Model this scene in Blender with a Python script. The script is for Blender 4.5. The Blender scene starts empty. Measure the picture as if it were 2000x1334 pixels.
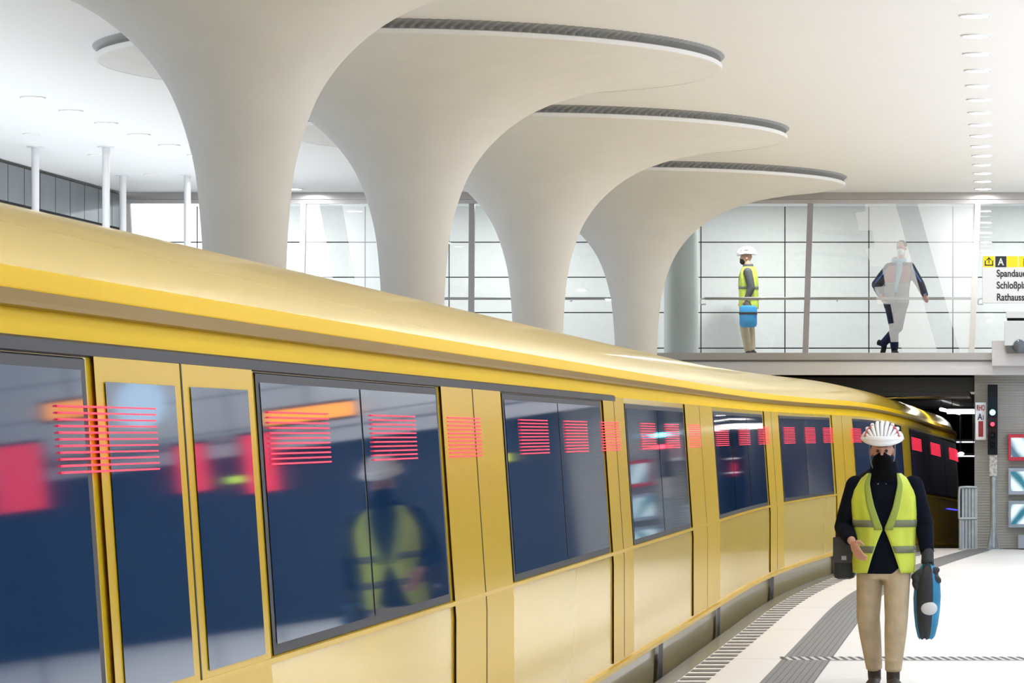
import bpy, bmesh, math, random
from mathutils import Vector, Matrix
random.seed(7)
C = bpy.context.scene.collection
SC = bpy.context.scene
PI = math.pi

# ---------------------------------------------------------------- camera, world, exposure
F = 7000.0; PX = 1945.0; PY = 848.0; EYE = 1.75
cam_d = bpy.data.cameras.new('camera'); cam = bpy.data.objects.new('camera', cam_d); C.objects.link(cam)
cam_d.sensor_width = 36; cam_d.lens = F/2000*36
cam_d.shift_x = (1000-PX)/2000; cam_d.shift_y = (PY-667)/2000
cam.location = (0, 0, EYE); cam.rotation_euler = (PI/2, 0, 0)
cam_d.clip_start = .5; cam_d.clip_end = 400
SC.camera = cam
w = bpy.data.worlds.new('world'); SC.world = w; w.use_nodes = True
w.node_tree.nodes['Background'].inputs[0].default_value = (0.93, 0.96, 1.0, 1)
w.node_tree.nodes['Background'].inputs[1].default_value = 2.6
SC.view_settings.view_transform = 'Standard'; SC.view_settings.look = 'None'
SC.view_settings.gamma = 1; SC.view_settings.use_curve_mapping = False
SC.view_settings.exposure = 0.33
SC.cycles.max_bounces = 10; SC.cycles.diffuse_bounces = 6; SC.cycles.glossy_bounces = 4
LAMP_W = 26.0
for nm, lx, pw in (('added_fill_left', -10.9, 650), ('added_fill_right', 5.3, 1480)):      # added fill lamps without fittings, facing up to brighten the ceiling
    l = bpy.data.lights.new(nm, 'AREA'); l.shape = 'RECTANGLE'; l.size = 2.6; l.size_y = 50; l.energy = pw; l.color = (.90, .955, 1)
    o = bpy.data.objects.new(nm, l); C.objects.link(o); o.location = (lx, 27, 2.6); o.rotation_euler = (PI, 0, 0)
Z_CEIL = 5.39

def P(x, y, d):          # a pixel of the photograph at distance d -> point in the hall
    return Vector(((x-PX)*d/F, d, EYE+(PY-y)*d/F))

# ---------------------------------------------------------------- materials
def mat(name, col, rough=.6, metal=0, noise=0, nscale=8, bump=0, bscale=60, emit=None, estr=0, coat=0, spec=.5, coat_rough=.05):
    m = bpy.data.materials.new(name); m.use_nodes = True
    nt = m.node_tree; b = nt.nodes['Principled BSDF']
    b.inputs['Base Color'].default_value = (*col, 1)
    b.inputs['Roughness'].default_value = rough; b.inputs['Metallic'].default_value = metal
    b.inputs['Specular IOR Level'].default_value = spec
    b.inputs['Coat Weight'].default_value = coat; b.inputs['Coat Roughness'].default_value = coat_rough
    if emit: b.inputs['Emission Color'].default_value = (*emit, 1); b.inputs['Emission Strength'].default_value = estr
    if noise or bump:
        tc = nt.nodes.new('ShaderNodeTexCoord')
    if noise:
        n = nt.nodes.new('ShaderNodeTexNoise'); n.inputs['Scale'].default_value = nscale; n.inputs['Detail'].default_value = 5
        nt.links.new(tc.outputs['Object'], n.inputs['Vector'])
        r = nt.nodes.new('ShaderNodeMapRange'); r.inputs[1].default_value = .3; r.inputs[2].default_value = .7
        r.inputs[3].default_value = 1-noise; r.inputs[4].default_value = 1+noise
        nt.links.new(n.outputs['Fac'], r.inputs[0])
        mx = nt.nodes.new('ShaderNodeVectorMath'); mx.operation = 'SCALE'
        mx.inputs[0].default_value = col; nt.links.new(r.outputs[0], mx.inputs['Scale'])
        nt.links.new(mx.outputs[0], b.inputs['Base Color'])
    if bump:
        n2 = nt.nodes.new('ShaderNodeTexNoise'); n2.inputs['Scale'].default_value = bscale
        nt.links.new(tc.outputs['Object'], n2.inputs['Vector'])
        bp = nt.nodes.new('ShaderNodeBump'); bp.inputs['Strength'].default_value = bump; bp.inputs['Distance'].default_value = .01
        nt.links.new(n2.outputs['Fac'], bp.inputs['Height']); nt.links.new(bp.outputs[0], b.inputs['Normal'])
    return m

def lum(name, col, s):
    return mat(name, (0.02, 0.02, 0.02), emit=col, estr=s)

def clear_glass(name, tint=(.97, .99, .985), refl=1.0):
    m = bpy.data.materials.new(name); m.use_nodes = True; nt = m.node_tree
    for n in list(nt.nodes): nt.nodes.remove(n)
    o = nt.nodes.new('ShaderNodeOutputMaterial'); mx = nt.nodes.new('ShaderNodeMixShader')
    t = nt.nodes.new('ShaderNodeBsdfTransparent'); t.inputs[0].default_value = (*tint, 1)
    g = nt.nodes.new('ShaderNodeBsdfGlossy'); g.inputs['Roughness'].default_value = .01
    f = nt.nodes.new('ShaderNodeFresnel'); f.inputs[0].default_value = 1.45
    nt.links.new(f.outputs[0], mx.inputs[0]); nt.links.new(t.outputs[0], mx.inputs[1]); nt.links.new(g.outputs[0], mx.inputs[2])
    nt.links.new(mx.outputs[0], o.inputs[0]); return m

def reflection_veil(name, fac, col=(.95, .96, .97)):     # white veil painting reflections on glass: part clear, part white scattering
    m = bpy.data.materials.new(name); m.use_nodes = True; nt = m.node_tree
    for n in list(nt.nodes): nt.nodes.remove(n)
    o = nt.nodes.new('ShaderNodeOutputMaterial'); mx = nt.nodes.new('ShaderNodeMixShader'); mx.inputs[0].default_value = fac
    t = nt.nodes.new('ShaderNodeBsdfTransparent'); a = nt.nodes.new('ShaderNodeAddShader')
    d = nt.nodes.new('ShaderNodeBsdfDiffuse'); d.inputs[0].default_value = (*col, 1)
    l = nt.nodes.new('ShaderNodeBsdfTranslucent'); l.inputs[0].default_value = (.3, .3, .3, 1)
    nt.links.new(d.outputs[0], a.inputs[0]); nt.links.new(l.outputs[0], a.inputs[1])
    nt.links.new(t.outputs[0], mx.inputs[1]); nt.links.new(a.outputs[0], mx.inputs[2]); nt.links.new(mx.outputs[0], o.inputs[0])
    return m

M = {}
M['ceiling'] = mat('ceiling_paint', (.88, .885, .89), .7)
M['column'] = mat('column_plaster', (.82, .815, .80), .75, noise=.02, nscale=3, bump=.05, bscale=120)
M['rim'] = mat('rim_plaster', (.86, .85, .84), .6)
M['pleat'] = mat('pleated_grey', (.33, .33, .32), .5)
M['white_metal'] = mat('white_metal', (.80, .81, .83), .35)
M['black'] = mat('black_paint', (.007, .008, .010), .5, spec=.2)
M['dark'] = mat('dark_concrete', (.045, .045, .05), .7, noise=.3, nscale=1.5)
M['trackbed'] = mat('trackbed', (.10, .095, .09), .9, noise=.4, nscale=4)
M['steel'] = mat('brushed_steel', (.50, .48, .47), .32, metal=.8, noise=.06, nscale=2)
M['steel_dark'] = mat('dark_steel', (.16, .16, .17), .35, metal=.7)
M['post'] = mat('post_metal', (.42, .39, .41), .4, metal=.3)
M['post_light'] = mat('post_light_metal', (.74, .71, .69), .4)
M['fascia'] = mat('fascia_white', (.72, .71, .73), .5)
M['galv'] = mat('galvanised_metal', (.42, .47, .52), .4, metal=.55, noise=.12, nscale=9)
M['corr'] = mat('corrugated_grey', (.46, .46, .44), .45, metal=.2)
M['coping'] = mat('platform_coping', (.075, .10, .135), .25, metal=.3, noise=.15, nscale=3)
M['stone_grey'] = mat('grey_paving', (.22, .23, .24), .6, noise=.12, nscale=20)
M['groove'] = mat('paving_groove', (.10, .10, .11), .7)
M['stripe'] = mat('dark_stripe', (.17, .175, .185), .55)
M['glass'] = clear_glass('walkway_glass')
M['reflection_veil'] = reflection_veil('painted_reflection', .2)
M['reflection_veil_thin'] = reflection_veil('painted_reflection_thin', .2)
def paint(name, col, metal, tint, rough, coat):
    m = mat(name, col, rough, metal=metal, noise=.03, nscale=.7, coat=coat, coat_rough=.10)
    m.node_tree.nodes['Principled BSDF'].inputs['Specular Tint'].default_value = (*tint, 1); return m
M['yellow'] = paint('train_yellow', (.82, .55, .02), .15, (1, .88, .5), .24, .45)
M['yellow_satin'] = paint('train_yellow_satin', (.84, .54, .0), .10, (1, .8, .3), .5, .0)
M['yellow_satin'].node_tree.nodes['Principled BSDF'].inputs['Specular IOR Level'].default_value = .12
M['yellow_door'] = paint('train_door_yellow', (.72, .46, .0), .2, (1, .78, .2), .3, .10)
M['train_glass'] = mat('train_dark_glass', (.010, .040, .11), .04, spec=.26)
M['rubber'] = mat('black_rubber', (.02, .02, .022), .5)
M['skirt'] = mat('train_skirt', (.58, .47, .24), .3, coat=.6)
M['led_red'] = lum('red_led', (1, .03, .07), 1.7)
M['sign_white'] = mat('sign_white', (.80, .81, .83), .45)
M['sign_yellow'] = mat('sign_yellow', (.90, .76, .0), .45)
M['sign_black'] = mat('sign_black', (.012, .014, .02), .45)
M['sign_red'] = mat('sign_red', (.30, .02, .015), .45)
M['red_frame'] = mat('red_frame', (.62, .03, .07), .35)
M['lens_off'] = mat('unlit_lens', (.03, .04, .045), .1)
M['blue_light'] = lum('cyan_signal', (.05, .72, 1), 9)
M['blue_core'] = lum('cyan_core', (.30, .85, 1), 2.6)
M['red_light'] = lum('red_signal', (1, .02, .04), 6)
M['tube_light'] = lum('tube_light', (1, .98, .93), 7)
M['lamp_lens'] = lum('lamp_lens', (1, 1, 1), 5)
M['stained'] = mat('stained_box', (.50, .50, .48), .6, noise=.5, nscale=22)
# people
M['skin'] = mat('skin', (.56, .30, .22), .5)
M['jacket'] = mat('navy_jacket', (.004, .006, .013), .9, spec=.12, bump=.4, bscale=25)
M['khaki'] = mat('khaki_cloth', (.47, .38, .25), .85, noise=.10, nscale=12, bump=.6, bscale=18)
M['vest'] = mat('yellow_vest', (.58, .68, .07), .55, bump=.5, bscale=14, noise=.08, nscale=7)
M['vest_edge'] = mat('vest_edge', (.30, .38, .06), .6)
M['band'] = mat('reflective_band', (.17, .19, .11), .5)
M['shoe'] = mat('dark_shoe', (.035, .025, .022), .6)
M['helmet'] = mat('helmet_white', (.86, .86, .88), .3)
M['helmet_in'] = mat('helmet_inner', (.34, .33, .36), .6)
M['helmet_red'] = mat('helmet_red', (.6, .10, .12), .4)
M['mask_black'] = mat('black_mask', (.004, .004, .005), .9, spec=.1)
M['mask_white'] = mat('white_mask', (.80, .83, .83), .7)
M['hair'] = mat('dark_hair', (.03, .025, .022), .8)
M['eye'] = mat('eye', (.03, .025, .02), .3)
M['bag_blue'] = mat('bag_blue', (.02, .22, .42), .55, noise=.2, nscale=9)
M['bag_black'] = mat('bag_black', (.02, .024, .03), .6)
M['bag_grey'] = mat('bag_grey', (.62, .64, .67), .5)
M['navy'] = mat('navy_cloth', (.008, .012, .04), .9, spec=.15, bump=.4, bscale=25)
M['navy_trousers'] = mat('navy_trousers', (.016, .02, .06), .9, spec=.15, bump=.4, bscale=22)
M['stripe_blue'] = mat('sleeve_stripe_blue', (.02, .16, .55), .6)
M['maroon'] = mat('jacket_front_maroon', (.30, .055, .06), .8)
M['hoodie'] = mat('hoodie_blue', (.30, .48, .62), .85)
M['jacket_grey'] = mat('jacket_hem_grey', (.16, .18, .20), .8)

# ---------------------------------------------------------------- mesh helpers
def obj(name, bm, m, parent=None, smooth=False, recalc=True):
    if recalc: bmesh.ops.recalc_face_normals(bm, faces=bm.faces)
    me = bpy.data.meshes.new(name); bm.to_mesh(me); bm.free()
    for mm in (m if isinstance(m, (list, tuple)) else [m]): me.materials.append(mm)
    o = bpy.data.objects.new(name, me); C.objects.link(o)
    if smooth:
        for p in me.polygons: p.use_smooth = True
        try: me.set_sharp_from_angle(angle=math.radians(35))
        except Exception: pass
    if parent: 
        o.parent = parent
        o.matrix_parent_inverse = parent.matrix_basis.inverted()
    return o
def thing(name, label, cat, loc=(0, 0, 0), group=None):
    o = bpy.data.objects.new(name, None); C.objects.link(o); o.location = loc
    o.empty_display_size = .1
    o['label'] = label; o['category'] = cat
    if group: o['group'] = group
    return o
def tag(o, label, cat, group=None):
    o['label'] = label; o['category'] = cat
    if group: o['group'] = group
    return o
def struct(name, bm, m, label=None, smooth=False, recalc=True):
    o = obj(name, bm, m, smooth=smooth, recalc=recalc); o['kind'] = 'structure'
    if label: o['label'] = label; o['category'] = name.split('_')[0]
    return o
def box(bm, a, b, mi=0, bev=0):
    a = Vector(a); b = Vector(b)
    lo = Vector([min(a[i], b[i]) for i in range(3)]); hi = Vector([max(a[i], b[i]) for i in range(3)])
    vs = [bm.verts.new((x, y, z)) for z in (lo.z, hi.z) for x, y in ((lo.x, lo.y), (hi.x, lo.y), (hi.x, hi.y), (lo.x, hi.y))]
    fs = [bm.faces.new([vs[i] for i in f]) for f in ((0, 3, 2, 1), (4, 5, 6, 7), (0, 1, 5, 4), (1, 2, 6, 5), (2, 3, 7, 6), (3, 0, 4, 7))]
    for f in fs: f.material_index = mi
    if bev:
        es = list({e for f in fs for e in f.edges})
        bmesh.ops.bevel(bm, geom=es, offset=bev, segments=2, affect='EDGES', profile=.5)
    return bm
def B(): return bmesh.new()
def bxm(a, b, bev=0): return box(B(), a, b, 0, bev)
def frame_of(t):
    t = t.normalized(); up = Vector((0, 0, 1)) if abs(t.z) < .9 else Vector((0, 1, 0))
    a = t.cross(up).normalized(); b = a.cross(t).normalized(); return a, b
def tube(bm, pts, rad, seg=12, mi=0, cap=True, flat=1.0):
    pts = [Vector(p) for p in pts]; n = len(pts)
    if not hasattr(rad, '__len__'): rad = [rad]*n
    rings = []; pa = None
    for i, p in enumerate(pts):
        t = (pts[min(i+1, n-1)]-pts[max(i-1, 0)])
        a, b = frame_of(t)
        if pa is not None:
            a = (pa - t.normalized()*pa.dot(t.normalized())).normalized(); b = a.cross(t.normalized()).normalized()
        pa = a
        rings.append([bm.verts.new(p+(a*math.cos(k*2*PI/seg)+b*math.sin(k*2*PI/seg)*flat)*rad[i]) for k in range(seg)])
    for i in range(n-1):
        for k in range(seg):
            f = bm.faces.new([rings[i][k], rings[i][(k+1) % seg], rings[i+1][(k+1) % seg], rings[i+1][k]]); f.material_index = mi
    if cap:
        for r in (rings[0][::-1], rings[-1]): f = bm.faces.new(r); f.material_index = mi
    return bm
def lathe(bm, prof, c, seg=48, mi=0, cap=False):
    c = Vector(c); rings = []
    for r, z in prof: rings.append([bm.verts.new(c+Vector((r*math.cos(k*2*PI/seg), r*math.sin(k*2*PI/seg), z))) for k in range(seg)])
    for i in range(len(prof)-1):
        for k in range(seg):
            f = bm.faces.new([rings[i][k], rings[i][(k+1) % seg], rings[i+1][(k+1) % seg], rings[i+1][k]]); f.material_index = mi
    if cap:
        f = bm.faces.new(rings[0][::-1]); f.material_index = mi
        f = bm.faces.new(rings[-1]); f.material_index = mi
    return bm
def ball(bm, c, r, rot=None, u=16, v=12):
    m = Matrix.Translation(Vector(c))
    if rot is not None: m = m @ rot
    if not hasattr(r, '__len__'): r = (r, r, r)
    m = m @ Matrix.Diagonal((*r, 1)); bmesh.ops.create_uvsphere(bm, u_segments=u, v_segments=v, radius=1, matrix=m); return bm
def loft(bm, secs, seg=28, mi=0):     # sections (cx, cy, z, rx, ry), super-elliptic
    rings = []
    for cx, cy, z, rx, ry in secs:
        ring = []
        for k in range(seg):
            a = k*2*PI/seg; ca, sa = math.cos(a), math.sin(a)
            ring.append(bm.verts.new((cx+rx*math.copysign(abs(ca)**.85, ca), cy+ry*math.copysign(abs(sa)**.85, sa), z)))
        rings.append(ring)
    for i in range(len(rings)-1):
        for k in range(seg):
            f = bm.faces.new([rings[i][k], rings[i][(k+1) % seg], rings[i+1][(k+1) % seg], rings[i+1][k]]); f.material_index = mi
    bm.faces.new(rings[0][::-1]); bm.faces.new(rings[-1]); return bm
def cat(pts, n=6):        # smooth curve through points
    pts = [Vector(p) for p in pts]; out = []
    for i in range(len(pts)-1):
        p0 = pts[max(i-1, 0)]; p1 = pts[i]; p2 = pts[i+1]; p3 = pts[min(i+2, len(pts)-1)]
        for k in range(n):
            t = k/n
            out.append(.5*((2*p1)+(-p0+p2)*t+(2*p0-5*p1+4*p2-p3)*t*t+(-p0+3*p1-3*p2+p3)*t**3))
    out.append(pts[-1]); return out
def plate(bm, pts, th, nrm, mi=0):     # thin solid from an outline
    nrm = Vector(nrm).normalized()*th
    a = [bm.verts.new(Vector(p)) for p in pts]; b = [bm.verts.new(Vector(p)+nrm) for p in pts]
    fs = [bm.faces.new(a), bm.faces.new(b[::-1])]
    for i in range(len(a)):
        j = (i+1) % len(a); fs.append(bm.faces.new([a[i], b[i], b[j], a[j]]))
    for f in fs: f.material_index = mi
    return bm
def text(name, s, loc, size, m, parent, sx=1, rot=(PI/2, 0, 0), align='LEFT'):
    cu = bpy.data.curves.new(name, 'FONT'); cu.body = s; cu.size = size; cu.extrude = .0015; cu.offset = size*.022; cu.align_x = align
    cu.materials.append(m); o = bpy.data.objects.new(name, cu); C.objects.link(o)
    o.scale = (sx, 1, 1); o.rotation_euler = rot; o.location = loc
    dg = bpy.context.evaluated_depsgraph_get(); dg.update()
    me = bpy.data.meshes.new_from_object(o.evaluated_get(dg)); mw = Matrix.LocRotScale(Vector(loc), o.rotation_euler, o.scale)
    bpy.data.objects.remove(o); bpy.data.curves.remove(cu); me.transform(mw)
    o = bpy.data.objects.new(name, me); C.objects.link(o)
    if parent: o.parent = parent; o.matrix_parent_inverse = parent.matrix_basis.inverted()
    return o
def remeshed(name, bm, vox, m, parent, smooth=6, factor=.5):
    me = bpy.data.meshes.new(name+'_raw'); bmesh.ops.recalc_face_normals(bm, faces=bm.faces); bm.to_mesh(me); bm.free()
    t = bpy.data.objects.new('raw', me); C.objects.link(t)
    r = t.modifiers.new('r', 'REMESH'); r.mode = 'VOXEL'; r.voxel_size = vox
    s = t.modifiers.new('s', 'SMOOTH'); s.factor = factor; s.iterations = smooth
    dg = bpy.context.evaluated_depsgraph_get(); dg.update()
    nm = bpy.data.meshes.new_from_object(t.evaluated_get(dg)); nm.name = name
    bpy.data.objects.remove(t); bpy.data.meshes.remove(me)
    nm.materials.clear()
    for mm in (m if isinstance(m, (list, tuple)) else [m]): nm.materials.append(mm)
    for p in nm.polygons: p.use_smooth = True
    o = bpy.data.objects.new(name, nm); C.objects.link(o)
    if parent: o.parent = parent; o.matrix_parent_inverse = parent.matrix_basis.inverted()
    return o

# ---------------------------------------------------------------- track geometry
def interp(tab, d):
    if d <= tab[0][0]: return tab[0][1]
    for (a, va), (b, vb) in zip(tab, tab[1:]):
        if d <= b: return va+(vb-va)*(d-a)/(b-a)
    (a, va), (b, vb) = tab[-2:]
    return vb+(vb-va)/(b-a)*(d-b)
S_TAB = [(-40, -2.5), (37, -2.5), (41, -2.39), (45.5, -2.13), (50, -1.74), (56, -1.10), (60, -.64), (64, -.12)]
D_TAB = [(-40, 0), (50, 0), (54, -.09), (56, -.17), (60, -.33), (64, -.5)]
def smo(tab, d, h=2.0): return sum(interp(tab, d+k*h/3) for k in (-3, -2, -1, 0, 1, 2, 3))/7
def S(d): return smo(S_TAB, d)
def drop(d): return smo(D_TAB, d)
def tp(d, off, z, dr=True):    # off = distance inwards (left) from the train side
    s = (S(d+.1)-S(d-.1))/.2; L = math.hypot(1, s)
    return Vector((S(d)-off/L, d+off*s/L, z+(drop(d) if dr else 0)))

# ---------------------------------------------------------------- setting
# platform floor with its curved edge
ds = [-12+i*.5 for i in range(0, 135)]      # -12 .. 55
EDGE = -.10
def strip(bm, d_list, o0, o1, z, mi=0, zb=None):
    prev = None
    for d in d_list:
        a = bm.verts.new(tp(d, o0, z, False)); b = bm.verts.new(tp(d, o1, z, False))
        if prev: f = bm.faces.new([prev[0], prev[1], b, a]); f.material_index = mi
        prev = (a, b)
bm = B(); prev = None
for d in ds:
    e = tp(d, EDGE-.14, 0, False)
    q = [bm.verts.new((e.x, e.y, -1.05)), bm.verts.new((e.x, e.y, 0)), bm.verts.new((13.0, d, 0)), bm.verts.new((13.0, d, -1.05))]
    if prev:
        for k in range(3): bm.faces.new([prev[k], prev[k+1], q[k+1], q[k]])
    prev = q
m = mat('platform_white', (.90, .90, .91), .38, noise=.012, nscale=1.2)
nt = m.node_tree; b_ = nt.nodes['Principled BSDF']          # thin slab joints every 4.15 m and 1.9 m
tc = nt.nodes.new('ShaderNodeTexCoord'); sp = nt.nodes.new('ShaderNodeSeparateXYZ'); nt.links.new(tc.outputs['Object'], sp.inputs[0])
def joint(axis, off, period, width):
    a = nt.nodes.new('ShaderNodeMath'); a.operation = 'ADD'; a.inputs[1].default_value = off; nt.links.new(sp.outputs[axis], a.inputs[0])
    p_ = nt.nodes.new('ShaderNodeMath'); p_.operation = 'PINGPONG'; p_.inputs[1].default_value = period/2; nt.links.new(a.outputs[0], p_.inputs[0])
    l = nt.nodes.new('ShaderNodeMath'); l.operation = 'LESS_THAN'; l.inputs[1].default_value = width/2; nt.links.new(p_.outputs[0], l.inputs[0]); return l
j1 = joint('Y', -32.07+41.5, 4.15, .035)
src = b_.inputs['Base Color'].links[0].from_socket
mx = nt.nodes.new('ShaderNodeMix'); mx.data_type = 'RGBA'; mx.inputs[7].default_value = (.62, .62, .63, 1)
nt.links.new(j1.outputs[0], mx.inputs[0]); nt.links.new(src, mx.inputs[6]); nt.links.new(mx.outputs[2], b_.inputs['Base Color'])
struct('floor', bm, m)
# dark-blue grey coping along the edge
bm = B(); prev = None
for d in ds:
    a = tp(d, EDGE, 0, False); b = tp(d, EDGE-.14, 0, False)
    q = [bm.verts.new((a.x, a.y, -.30)), bm.verts.new((a.x, a.y, .002)), bm.verts.new((b.x, b.y, .002)), bm.verts.new((b.x, b.y, -.30))]
    if prev:
        for k in range(4): bm.faces.new([prev[k], prev[(k+1) % 4], q[(k+1) % 4], q[k]])
    prev = q
struct('trim_1', bm, M['coping'], 'blue-grey metal coping along the platform edge beside the train')
# short dark cross stripes
bm = B(); d = 3.0
while d < 53.6:
    ps = [tp(d, EDGE-.15, .003, False), tp(d, EDGE-.36, .003, False), tp(d+.21, EDGE-.36, .003, False), tp(d+.21, EDGE-.15, .003, False)]
    plate(bm, ps, .002, (0, 0, 1)); d += .45
struct('trim_2', bm, M['stripe'], 'row of short dark warning stripes beside the platform edge')
# ribbed tactile band
bm = B()
L0, L1 = EDGE-.74, EDGE-1.12; n = 8
for i in range(n):
    a = L0+(L1-L0)*i/n; b = L0+(L1-L0)*(i+1)/n; g = (b-a)*.16
    strip(bm, ds[10:-1], a, b-g, .004, 0); strip(bm, ds[10:-1], b-g, b, .0035, 1)
struct('trim_3', bm, [M['stone_grey'], M['groove']], 'curving grey ribbed tactile band set in the white platform', recalc=False)
# hatched cross strip
bm = B(); x0 = tp(27.9, EDGE-.92, 0, False).x
box(bm, (x0-.16, 27.68, .001), (12.9, 28.08, .0062), 0); x = x0-.15
while x < 7:
    plate(bm, [(x, 27.69, .0063), (x+.028, 27.69, .0063), (x-.035, 28.07, .0063), (x-.063, 28.07, .0063)], .002, (0, 0, 1), 1); x += .066
struct('trim_4', bm, [mat('hatch_light', (.62, .63, .64), .6), M['groove']], 'narrow cross strip of diagonal ribs across the platform')
# track bed, far platform
bm = B(); box(bm, (-8.6, -12, -1.3), (-1.2, 75, -1.05)); box(bm, (-1.2, 54, -1.3), (2.5, 75, -1.05)); struct('ground', bm, M['trackbed'])
bm = B(); box(bm, (-13.1, -12, -1.05), (-8.6, 54, 0)); struct('floor_left', bm, mat('far_platform_white', (.84, .84, .85), .45))
# ceiling
bm = B(); box(bm, (-13.3, -12, Z_CEIL), (13.3, 58.4, Z_CEIL+.3)); struct('ceiling', bm, M['ceiling'])
# left wall: tall metal panels
m = mat('grey_wall_panels', (.20, .22, .24), .38, metal=.5, noise=.12, nscale=1.3)
bm = B(); box(bm, (-13.35, -12, 0), (-13.16, 54.2, Z_CEIL-.03), 0)
y = 54.0
while y > 20:
    for z0, z1 in ((4.84, Z_CEIL-.05), (3.95, 4.80), (3.1, 3.91), (.02, 3.06)):
        box(bm, (-13.16, y-.79, z0), (-13.12, y-.012, z1), 1, .003)
    y -= .8
struct('wall_left', bm, [M['black'], m])
# right wall, out of the frame, mirrored in the train
bm = B(); box(bm, (13.15, -12, 0), (13.35, 54.2, 5.4), 0); struct('wall_right', bm, mat('right_wall_blue', (.045, .085, .19), .5))
# rear wall behind the gallery: white panels
bm = B(); yb = 57.3; sc_ = F/yb
box(bm, (-13.3, yb+.03, 2.5), (13.3, yb+.2, Z_CEIL), 0)
xs = [(1369-164*k-PX)/sc_ for k in range(-12, 8)]; zs = [EYE+(PY-v)/sc_ for v in (401, 473, 541.5, 610.5, 680, 712)]
for xa in xs:
    for z1, z0 in zip(zs, zs[1:]):
        box(bm, (xa+.009, yb, z0+.009), (xa+164/sc_-.009, yb+.03, z1-.009), 1)
struct('wall_back', bm, [M['black'], mat('white_wall_panels', (.80, .81, .79), .55, noise=.025, nscale=14)])
# gallery slab with fascia
ZG = 2.97
bm = B(); box(bm, (-13.1, 54.05, 2.66), (13.1, 57.3, ZG), 0); struct('floor_gallery', bm, mat('gallery_floor', (.35, .35, .36), .5))
bm = B(); box(bm, (-13.1, 53.95, 2.64), (13.1, 54.05, 2.845), 0, .004); box(bm, (-13.1, 53.93, 2.845), (13.1, 54.05, 2.865), 1)
box(bm, (-13.1, 53.95, 2.868), (13.1, 54.05, 2.975), 2)
struct('trim_5', bm, [M['fascia'], M['steel_dark'], M['steel']], 'white fascia with a steel edge below the glass gallery')
bm = B(); box(bm, (-13.1, 53.95, 5.285), (13.1, 54.15, Z_CEIL-.001), 0, .004); box(bm, (-13.1, 53.98, 5.225), (13.1, 54.12, 5.283), 1)
struct('trim_6', bm, [M['steel'], mat('beam_light', (.60, .58, .58), .4, metal=.4)], 'long steel head beam above the glass gallery')
# wall under the gallery: horizontal corrugated cladding
bm = B(); z = 0.01; x0w = -.325; prev = None; pitch = .041; i = 0
prof = []
while z < 2.64:
    for dz, dy in ((0, 0), (.006, -.012), (.02, -.012), (.026, 0)): prof.append((54.6+dy, z+dz))
    z += pitch
vs0 = [bm.verts.new((x0w, a, b)) for a, b in prof]; vs1 = [bm.verts.new((1.45, a, b)) for a, b in prof]
for i in range(len(prof)-1): bm.faces.new([vs0[i], vs1[i], vs1[i+1], vs0[i+1]])
box(bm, (x0w, 54.62, 0), (1.45, 54.8, 2.65))
struct('wall_corrugated', bm, M['corr'], recalc=False)
bm = B(); box(bm, (1.45, 54.55, 0), (13.1, 54.8, 2.65)); x = 1.5  # added dark wall out of view, darkens the train window reflections
while x < 13: box(bm, (x, 54.52, .05), (x+1.17, 54.55, 2.6), 0, .004); x += 1.2
struct('wall_blue', bm, mat('added_wall_dark_blue', (.026, .040, .070), .45))  # added wall out of view, only darkens the train window reflections
# tunnel beyond
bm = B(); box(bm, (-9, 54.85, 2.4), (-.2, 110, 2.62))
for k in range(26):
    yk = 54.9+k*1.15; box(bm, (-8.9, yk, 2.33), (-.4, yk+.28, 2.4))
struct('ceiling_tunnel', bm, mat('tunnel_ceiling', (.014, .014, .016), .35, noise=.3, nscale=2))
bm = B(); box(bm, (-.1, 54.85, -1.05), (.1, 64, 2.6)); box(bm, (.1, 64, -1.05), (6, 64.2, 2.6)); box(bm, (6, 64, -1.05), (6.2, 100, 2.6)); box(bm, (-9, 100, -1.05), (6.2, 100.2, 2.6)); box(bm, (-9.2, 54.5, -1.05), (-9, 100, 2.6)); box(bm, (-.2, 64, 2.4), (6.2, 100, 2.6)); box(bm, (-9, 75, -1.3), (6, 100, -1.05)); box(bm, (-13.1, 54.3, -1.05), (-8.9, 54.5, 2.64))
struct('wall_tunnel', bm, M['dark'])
# rear end of the hall behind the camera (seen only in reflections)
bm = B(); box(bm, (-13.3, -12.2, -1.3), (13.3, -12, 5.4)); struct('wall_rear', bm, mat('rear_wall', (.30, .28, .25), .7))

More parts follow.
